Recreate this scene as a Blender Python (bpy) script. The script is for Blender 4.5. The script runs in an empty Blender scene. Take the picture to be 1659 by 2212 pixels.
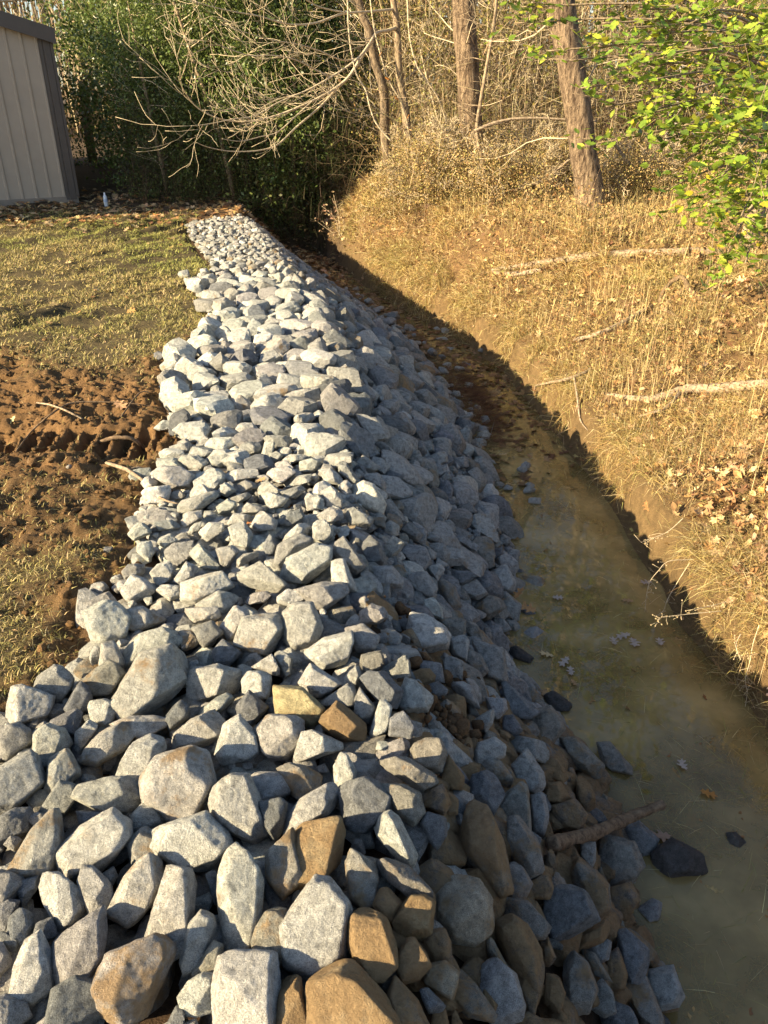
import bpy, bmesh, math, random
import numpy as np
from mathutils import Vector, Matrix, Euler
R = math.radians
random.seed(7); rng = np.random.default_rng(11)
sc = bpy.context.scene
# ------------------------------------------------------------ camera, sky, sun, exposure
PITCH = R(28.5); FPX = 1661.0; CH = 1.7
cam_d = bpy.data.cameras.new('camera'); cam = bpy.data.objects.new('camera', cam_d)
sc.collection.objects.link(cam); sc.camera = cam
cam.location = (0, 0, CH); cam.rotation_euler = (R(90) - PITCH, 0, 0)
cam_d.sensor_fit = 'VERTICAL'; cam_d.sensor_height = 36; cam_d.sensor_width = 27
cam_d.lens = 36 * FPX / 2212; cam_d.clip_end = 2000; cam_d.clip_start = 0.05
SUN_AZ = (-0.905, -0.425); SUN_EL = 22.0
w = bpy.data.worlds.new('World'); sc.world = w; w.use_nodes = True
nt = w.node_tree; bg = nt.nodes['Background']
sky = nt.nodes.new('ShaderNodeTexSky'); sky.sky_type = 'NISHITA'; sky.sun_disc = False
sky.sun_elevation = R(SUN_EL); sky.sun_rotation = math.atan2(SUN_AZ[0], SUN_AZ[1])
nt.links.new(sky.outputs[0], bg.inputs[0]); bg.inputs[1].default_value = 0.075
sd = bpy.data.lights.new('sun', 'SUN'); sun = bpy.data.objects.new('sun', sd); sc.collection.objects.link(sun)
sd.energy = 5.0; sd.angle = R(0.5); sd.color = (1.0, 0.82, 0.52)
_h = math.hypot(*SUN_AZ); ts = Vector((SUN_AZ[0]/_h*math.cos(R(SUN_EL)), SUN_AZ[1]/_h*math.cos(R(SUN_EL)), math.sin(R(SUN_EL))))
sun.rotation_euler = ts.to_track_quat('Z', 'Y').to_euler(); sun.location = (-20, -5, 20)
sc.view_settings.view_transform = 'Standard'; sc.view_settings.look = 'None'
sc.view_settings.exposure = 1.72; sc.view_settings.gamma = 1
sc.render.engine = 'CYCLES'
sc.cycles.max_bounces = 6; sc.cycles.transparent_max_bounces = 12
# ------------------------------------------------------------ helpers
SP, CP = math.sin(PITCH), math.cos(PITCH)
def ray(u, v):
    b = (1106 - v) / FPX
    return np.array([(u - 829.5) / FPX, CP + b*SP, -SP + b*CP])
def un(u, v, z): d = ray(u, v); return d * ((z - CH) / d[2]) + np.array([0, 0, CH])
def at(u, v, Y): d = ray(u, v); return d * (Y / d[1]) + np.array([0, 0, CH])
def proj(p):
    x, y, z = p[0], p[1], p[2] - CH
    dep = y*CP - z*SP; up = y*SP + z*CP
    return 829.5 + FPX*x/dep, 1106 - FPX*up/dep, dep
def obj(name, me, parent=None, loc=None):
    o = bpy.data.objects.new(name, me); sc.collection.objects.link(o)
    if loc is not None: o.location = loc
    if parent is not None: o.parent = parent
    return o
def tag(o, label=None, cat=None, group=None, kind=None):
    if label: o['label'] = label
    if cat: o['category'] = cat
    if group: o['group'] = group
    if kind: o['kind'] = kind
    return o
def empty(name, loc, label, cat, group=None):
    o = obj(name, None, None, loc); o.empty_display_size = 0.1
    return tag(o, label, cat, group)
def mk(name, V, F, mat, col=None, smooth=True, autos=None):
    """V (n,3); F = (m,k) array or list of such arrays; col (n,4) per vertex"""
    V = np.asarray(V, np.float32); Fs = F if isinstance(F, list) else [F]
    Fs = [np.asarray(f, np.int32) for f in Fs if len(f)]
    me = bpy.data.meshes.new(name); me.vertices.add(len(V)); me.vertices.foreach_set('co', V.ravel())
    loops = np.concatenate([f.ravel() for f in Fs]); tot = np.concatenate([np.full(len(f), f.shape[1], np.int32) for f in Fs])
    st = np.concatenate([[0], np.cumsum(tot)[:-1]]).astype(np.int32)
    me.loops.add(len(loops)); me.loops.foreach_set('vertex_index', loops)
    me.polygons.add(len(tot)); me.polygons.foreach_set('loop_start', st); me.polygons.foreach_set('loop_total', tot)
    me.polygons.foreach_set('use_smooth', np.full(len(tot), smooth, bool))
    me.update(calc_edges=True)
    if col is not None:
        a = me.color_attributes.new('Col', 'FLOAT_COLOR', 'POINT'); a.data.foreach_set('color', np.asarray(col, np.float32).ravel())
    if mat: me.materials.append(mat)
    return me
# value noise, 2D
_T = rng.random((256, 256))
def vn(x, y, s=1.0, o=0):
    x = np.asarray(x, float)*s + 37.3*o + 500; y = np.asarray(y, float)*s + 11.7*o + 500
    xi = np.floor(x).astype(int); yi = np.floor(y).astype(int); fx = x-xi; fy = y-yi
    fx = fx*fx*(3-2*fx); fy = fy*fy*(3-2*fy)
    a = _T[xi & 255, yi & 255]; b = _T[(xi+1) & 255, yi & 255]; c = _T[xi & 255, (yi+1) & 255]; d = _T[(xi+1) & 255, (yi+1) & 255]
    return (a*(1-fx)+b*fx)*(1-fy) + (c*(1-fx)+d*fx)*fy
def fbm(x, y, s, n=4, o=0):
    r = 0; a = 0.5
    for i in range(n): r = r + a*(vn(x, y, s*2**i, o+i*3)-0.5)*2; a *= 0.5
    return r
def sst(a, b, x): t = np.clip((x-a)/(b-a), 0, 1); return t*t*(3-2*t)
# ------------------------------------------------------------ materials
def mat(name, rough=0.9):
    m = bpy.data.materials.new(name); m.use_nodes = True; n = m.node_tree; p = n.nodes['Principled BSDF']
    p.inputs['Roughness'].default_value = rough; p.inputs['Specular IOR Level'].default_value = 0.25
    return m, n, p
def N(n, t, **k):
    x = n.nodes.new(t)
    for a, b in k.items():
        if a in x.inputs: x.inputs[a].default_value = b
        else: setattr(x, a, b)
    return x
def noise(n, vec, scale, detail=4, rough=0.6):
    t = n.nodes.new('ShaderNodeTexNoise'); t.inputs['Scale'].default_value = scale; t.inputs['Detail'].default_value = detail
    t.inputs['Roughness'].default_value = rough; n.links.new(vec, t.inputs['Vector']); return t
def ramp(n, fac, stops):
    r = n.nodes.new('ShaderNodeValToRGB'); e = r.color_ramp.elements
    while len(e) < len(stops): e.new(0.5)
    for i, (p, c) in enumerate(stops):
        e[i].position = p; e[i].color = (c, c, c, 1) if isinstance(c, (int, float)) else (*c, 1)
    n.links.new(fac, r.inputs[0]); return r
def mix(n, fac, a, b, mode='MIX'):
    m = n.nodes.new('ShaderNodeMix'); m.data_type = 'RGBA'; m.blend_type = mode
    for s, v in ((0, fac), (6, a), (7, b)):
        if isinstance(v, bpy.types.NodeSocket): n.links.new(v, m.inputs[s])
        elif s == 0: m.inputs[0].default_value = v
        else: m.inputs[s].default_value = (*v, 1)
    return m.outputs[2]
def math_(n, op, a, b=0.0, clamp=False):
    m = n.nodes.new('ShaderNodeMath'); m.operation = op; m.use_clamp = clamp
    for i, v in enumerate((a, b)):
        if isinstance(v, bpy.types.NodeSocket): n.links.new(v, m.inputs[i])
        else: m.inputs[i].default_value = v
    return m.outputs[0]
def bump(n, p, h, strength, dist):
    b = n.nodes.new('ShaderNodeBump'); b.inputs['Strength'].default_value = strength; b.inputs['Distance'].default_value = dist
    n.links.new(h, b.inputs['Height']); n.links.new(b.outputs[0], p.inputs['Normal'])
def attr(n, name='Col'):
    a = n.nodes.new('ShaderNodeVertexColor'); a.layer_name = name; return a
def pos(n): return n.nodes.new('ShaderNodeNewGeometry').outputs['Position']

def rock_material():
    m, n, p = mat('rock', 0.92); P = pos(n); A = attr(n)
    big = noise(n, P, 11, 5, 0.65); med = noise(n, P, 45, 5, 0.7); fine = noise(n, P, 420, 3, 0.8)
    c = mix(n, 1.0, A.outputs[0], ramp(n, med.outputs[0], [(0.30, 0.52), (0.5, 0.97), (0.70, 1.28)]).outputs[0], 'MULTIPLY')
    c = mix(n, 1.0, c, ramp(n, fine.outputs[0], [(0.35, 0.55), (0.5, 1.0), (0.65, 1.35)]).outputs[0], 'MULTIPLY')
    # clinging clay: a thin film and thicker crusts, more where the vertex alpha is high
    mud = math_(n, 'ADD', math_(n, 'MULTIPLY', big.outputs[0], 0.75), math_(n, 'MULTIPLY', med.outputs[0], 0.25))
    thr = math_(n, 'SUBTRACT', 0.76, math_(n, 'MULTIPLY', A.outputs[1], 0.50))
    f = math_(n, 'MULTIPLY', math_(n, 'ADD', math_(n, 'SUBTRACT', mud, thr), math_(n, 'MULTIPLY', math_(n, 'SUBTRACT', fine.outputs[0], 0.5), 0.22)), 9.0, True)
    mudc = mix(n, med.outputs[0], (0.19, 0.115, 0.055), (0.43, 0.29, 0.145))
    f2 = math_(n, 'MULTIPLY', f, 0.88)
    c = mix(n, f2, c, mudc); n.links.new(c, p.inputs['Base Color'])
    vo = n.nodes.new('ShaderNodeTexVoronoi'); vo.feature = 'DISTANCE_TO_EDGE'; vo.inputs['Scale'].default_value = 26; wv = mix(n, 0.12, P, med.outputs[1]); n.links.new(wv, vo.inputs['Vector'])
    crack = ramp(n, vo.outputs['Distance'], [(0.0, 0.0), (0.05, 1.0)])
    h = math_(n, 'ADD', math_(n, 'MULTIPLY', med.outputs[0], 1.0), math_(n, 'MULTIPLY', noise(n, P, 130, 5, 0.8).outputs[0], 0.7)); h = math_(n, 'ADD', h, math_(n, 'MULTIPLY', crack.outputs[0], 0.10))
    bump(n, p, h, 1.0, 0.022); return m
M_rock = rock_material()
def ground_material():
    m, n, p = mat('ground', 0.97); P = pos(n); A = attr(n)
    a = noise(n, P, 14, 6, 0.7); b = noise(n, P, 160, 4, 0.75)
    c = mix(n, 1.0, A.outputs[0], ramp(n, a.outputs[0], [(0.3, 0.6), (0.55, 1.0), (0.75, 1.3)]).outputs[0], 'MULTIPLY')
    c = mix(n, 1.0, c, ramp(n, b.outputs[0], [(0.3, 0.6), (0.7, 1.3)]).outputs[0], 'MULTIPLY')
    n.links.new(c, p.inputs['Base Color'])
    bump(n, p, math_(n, 'ADD', b.outputs[0], a.outputs[0]), 1.0, 0.012); return m
M_ground = ground_material()
def leafy(name, trans=0.3, rough=0.6, spec=0.3, scale=60):
    m, n, p = mat(name, rough); A = attr(n); p.inputs['Specular IOR Level'].default_value = spec
    c = mix(n, 1.0, A.outputs[0], ramp(n, noise(n, pos(n), scale, 3).outputs[0], [(0.3, 0.75), (0.7, 1.2)]).outputs[0], 'MULTIPLY')
    n.links.new(c, p.inputs['Base Color']); t = n.nodes.new('ShaderNodeBsdfTranslucent'); n.links.new(c, t.inputs[0])
    s = n.nodes.new('ShaderNodeMixShader'); s.inputs[0].default_value = trans
    n.links.new(p.outputs[0], s.inputs[1]); n.links.new(t.outputs[0], s.inputs[2])
    n.links.new(s.outputs[0], n.nodes['Material Output'].inputs[0]); return m
M_grass = leafy('grass', 0.25, 0.8, 0.15); M_litter = leafy('leaf_litter', 0.15, 0.75, 0.2); M_green = leafy('green_leaf', 0.35, 0.38, 0.45, 30)
def bark_material(name, c1, c2, scale=30, dist=0.01, zs=0.25):
    m, n, p = mat(name, 0.95); mp = n.nodes.new('ShaderNodeMapping'); mp.inputs['Scale'].default_value = (1, 1, zs)
    n.links.new(pos(n), mp.inputs[0]); a = noise(n, mp.outputs[0], scale, 5, 0.7)
    n.links.new(mix(n, ramp(n, a.outputs[0], [(0.35, 0.0), (0.65, 1.0)]).outputs[0], c1, c2), p.inputs['Base Color'])
    bump(n, p, a.outputs[0], 1.0, dist); return m
M_pine = bark_material('pine_bark', (0.05, 0.03, 0.02), (0.36, 0.26, 0.17), 26, 0.08)
M_greybark = bark_material('grey_bark', (0.12, 0.085, 0.055), (0.38, 0.29, 0.19), 40, 0.01, 0.5)
M_twig = bark_material('twig_bark', (0.36, 0.28, 0.18), (0.66, 0.55, 0.38), 60, 0.004, 1)
M_wood = bark_material('dead_wood', (0.13, 0.09, 0.06), (0.42, 0.33, 0.23), 45, 0.008, 1)
M_wet = bark_material('wet_wood', (0.07, 0.045, 0.028), (0.22, 0.15, 0.09), 45, 0.006, 1)
# ------------------------------------------------------------ the lie of the land
def I(y, t): t = np.array(t); return np.interp(y, t[:, 0], t[:, 1])
TL = [(0, -4.5), (1.2, -3.2), (1.55, -1.9), (1.8, -1.22), (2.06, -1.0), (2.3, -1.09), (2.5, -1.13), (2.7, -1.02), (2.95, -1.12), (3.36, -1.17), (3.87, -1.13), (4.3, -1.28), (4.7, -1.42), (5.4, -1.6), (5.8, -1.42), (6.4, -1.45), (7.3, -1.7), (8, -2.02), (8.6, -1.85), (9.2, -2.04), (10.5, -2.5), (12.2, -3.0), (13, -2.9)]
TC = [(-6, 0.0), (0.9, 0.02), (1.5, 0.09), (1.8, 0.04), (2.2, -0.05), (2.8, -0.14), (3.7, -0.2), (4.5, -0.27), (6.1, -0.48), (7.9, -0.88), (11.3, -1.74), (13, -2.25), (18, -3.4), (30, -6)]
TT = [(-6, 0.95), (1.3, 0.93), (1.5, 1.0), (1.7, 0.94), (2.0, 1.05), (2.2, 1.04), (2.5, 0.96), (2.8, 0.85), (3.1, 0.69), (3.5, 0.76), (4.2, 0.82), (5, 0.75), (6.1, 0.68), (7, 0.56), (8, 0.34), (9.8, -0.12), (11.4, -0.9), (13.8, -1.6), (18, -2.6), (30, -5)]
TR = [(-6, 1.85), (2.2, 1.80), (2.7, 1.68), (3.1, 1.64), (3.9, 1.63), (4.6, 1.58), (5.3, 1.52), (6.4, 1.40), (8, 1.20), (9.7, 0.50), (11.8, -0.28), (16, -1.5), (30, -3.8)]
WZ = -0.85
def base_z(x, y, under=True):
    xl, xc, xt, xr = I(y, TL), I(y, TC), I(y, TT), I(y, TR)
    xr = xr + 0.10*fbm(y, y*0+3.1, 1.3, 3, 5)
    bw = np.interp(y, [0, 5, 8.5, 10, 13], [1.9, 2.2, 1.9, 1.0, 0.8]); zt = np.interp(y, [0, 6, 10, 14, 40], [0.05, 0.12, 0.34, 0.42, 0.3])
    z = np.zeros_like(x)
    t = np.clip((x-xc)/(xt-xc), 0, 1)
    top = 0.03*sst(-0.5, 0.0, (x-xl)/(np.maximum(xc-xl, .3))-0.0) * np.ones_like(x)
    bed_lift = np.interp(y, [3.3, 4.6, 6.5, 8.2, 9.4, 12], [0, 0.10, 0.16, 0.19, 0.16, 0.15])
    slope = 0.03 + (WZ-0.07+bed_lift-0.03)*(t**1.12)
    bm = np.clip((x-xt)/(xr-xt), 0, 1)
    # left part of the bed is a mud shelf farther up the ditch, deeper along the right bank
    shelf = WZ-0.07 + bed_lift*(1-sst(0.25, 0.62, bm)) - 0.10*np.sin(np.pi*bm)*np.interp(y, [0, 7.5, 8.8, 12], [1, 0.8, -0.25, -0.5])
    shelf = shelf + 0.035*fbm(x, y, 3.0, 3, 2)
    q = np.clip((x-xr)/0.11, 0, 1); q2 = np.clip((x-xr-0.07)/bw, 0, 1)
    bank = WZ-0.05 + 0.40*sst(0, 1, q) + (zt-(WZ+0.35))*(1-(1-q2)**1.35)
    bank = bank + sst(0, .3, q2)*(0.09*fbm(x, y, 1.6, 4, 9)+0.10*fbm(x, y, 5, 4, 1)) + 0.10*np.clip((x-xr-bw)/6, 0, 1)
    z = np.where(x < xc, top, np.where(x < xt, slope, np.where(x < xr, shelf, bank)))
    z = np.where(x < xl, 0.0, z)
    z = z + (0.15-z)*sst(14.5, 18, y)
    if under:
        k = sst(-0.10, 0.12, x-xl)*(1-sst(-0.15, 0.0, x-xt))*(1-sst(12.4, 13.2, y))
        z = z - 0.075*k
    return z
def lawn_amt(x, y): return (1-sst(-0.12, 0.08, x-I(y, TL)))*(1-sst(16, 18, y))*sst(0.9, 1.3, y)
def mudness(x, y):   # bare churned clay beside the rocks
    d1 = 1-sst(0.75, 1.35, np.hypot((x+2.1)/1.25, (y-4.3)/0.85)+0.25*fbm(x, y, 2, 3, 4))
    d2 = 1-sst(0.7, 1.3, np.hypot((x+3.2)/0.9, (y-4.9)/0.9)+0.3*fbm(x, y, 2, 3, 8))
    d3 = 0.75*(1-sst(0.5, 1.3, np.hypot((x+1.7)/0.7, (y-3.2)/0.6)+0.3*fbm(x, y, 3, 3, 6)))
    d4 = 0.9*(1-sst(0.0, 0.35, I(y, TL)-x+0.15*fbm(x, y, 4, 3, 3)))*(1-sst(5, 7, y))
    return np.clip(np.maximum.reduce([d1, d2, d3, d4]), 0, 1)
def ground_z(x, y):
    x = np.asarray(x, float); y = np.asarray(y, float); z = base_z(x, y); L = lawn_amt(x, y); M = mudness(x, y)
    lump = 0.030*fbm(x, y, 3.2, 3, 1) + 0.036*fbm(x, y, 9, 4, 7)*(0.6+0.9*M)
    # wheel ruts that run away from the camera
    cc = x - 0.42*(y-7) + 0.45*fbm(x, y, 0.7, 3, 12)
    rut = 0.036*np.sin(cc*11.5)*sst(0.25, 0.75, vn(x, y, 0.9, 3))*(0.4+1.2*vn(x, y, 3, 5))*sst(4.4, 5.8, y) + 0.007*np.sin(y*29+x*6+5*fbm(x, y, 1.2, 2, 71))*sst(0.45, 0.7, vn(x, y, 1.1, 21))*sst(4.6, 5.6, y)
    # cleat prints pressed in the clay
    band = sst(3.82, 3.9, y+0.05*np.sin(x*3))*(1-sst(4.16, 4.24, y+0.05*np.sin(x*3)))*sst(-2.75, -2.6, x)*(1-sst(-1.32, -1.22, x))
    bars = sst(0.25, 0.5, np.abs(((x+0.12*(y-4)+0.02*fbm(x, y, 5, 2))/0.105) % 1-0.5)*2)
    cle = -band*(0.12 - 0.115*(1-bars)*(0.35+0.65*sst(0.3, 0.55, vn(x, y, 5, 91))))*(0.55+0.6*vn(x, y, 2.2, 92))
    cc2 = (x+2.55)+0.55*(y-4.9); band2 = (1-sst(0.16, 0.24, np.abs(cc2)))*sst(4.25, 4.4, y)*(1-sst(5.6, 5.9, y))
    cle = cle - band2*(0.05-0.05*sst(0.2, 0.5, np.abs((y/0.13) % 1-0.5)*2))
    cc3 = (x+3.1)+0.7*(y-4.4); band3 = (1-sst(0.18, 0.26, np.abs(cc3)))*sst(3.6, 3.8, y)*(1-sst(5.4, 5.8, y))
    cle = cle - band3*(0.045-0.045*sst(0.2, 0.5, np.abs((y/0.13+0.3) % 1-0.5)*2))
    churn = (1-0.7*band3)*(1-0.7*band2)*M*(0.05*np.abs(fbm(x, y, 7, 4, 30))+0.045*fbm(x, y, 24, 3, 31))*(1-band)
    return z + L*(lump + rut + cle + churn - 0.01*M) + (1-L)*0.008*fbm(x, y, 9, 3, 40)
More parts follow.
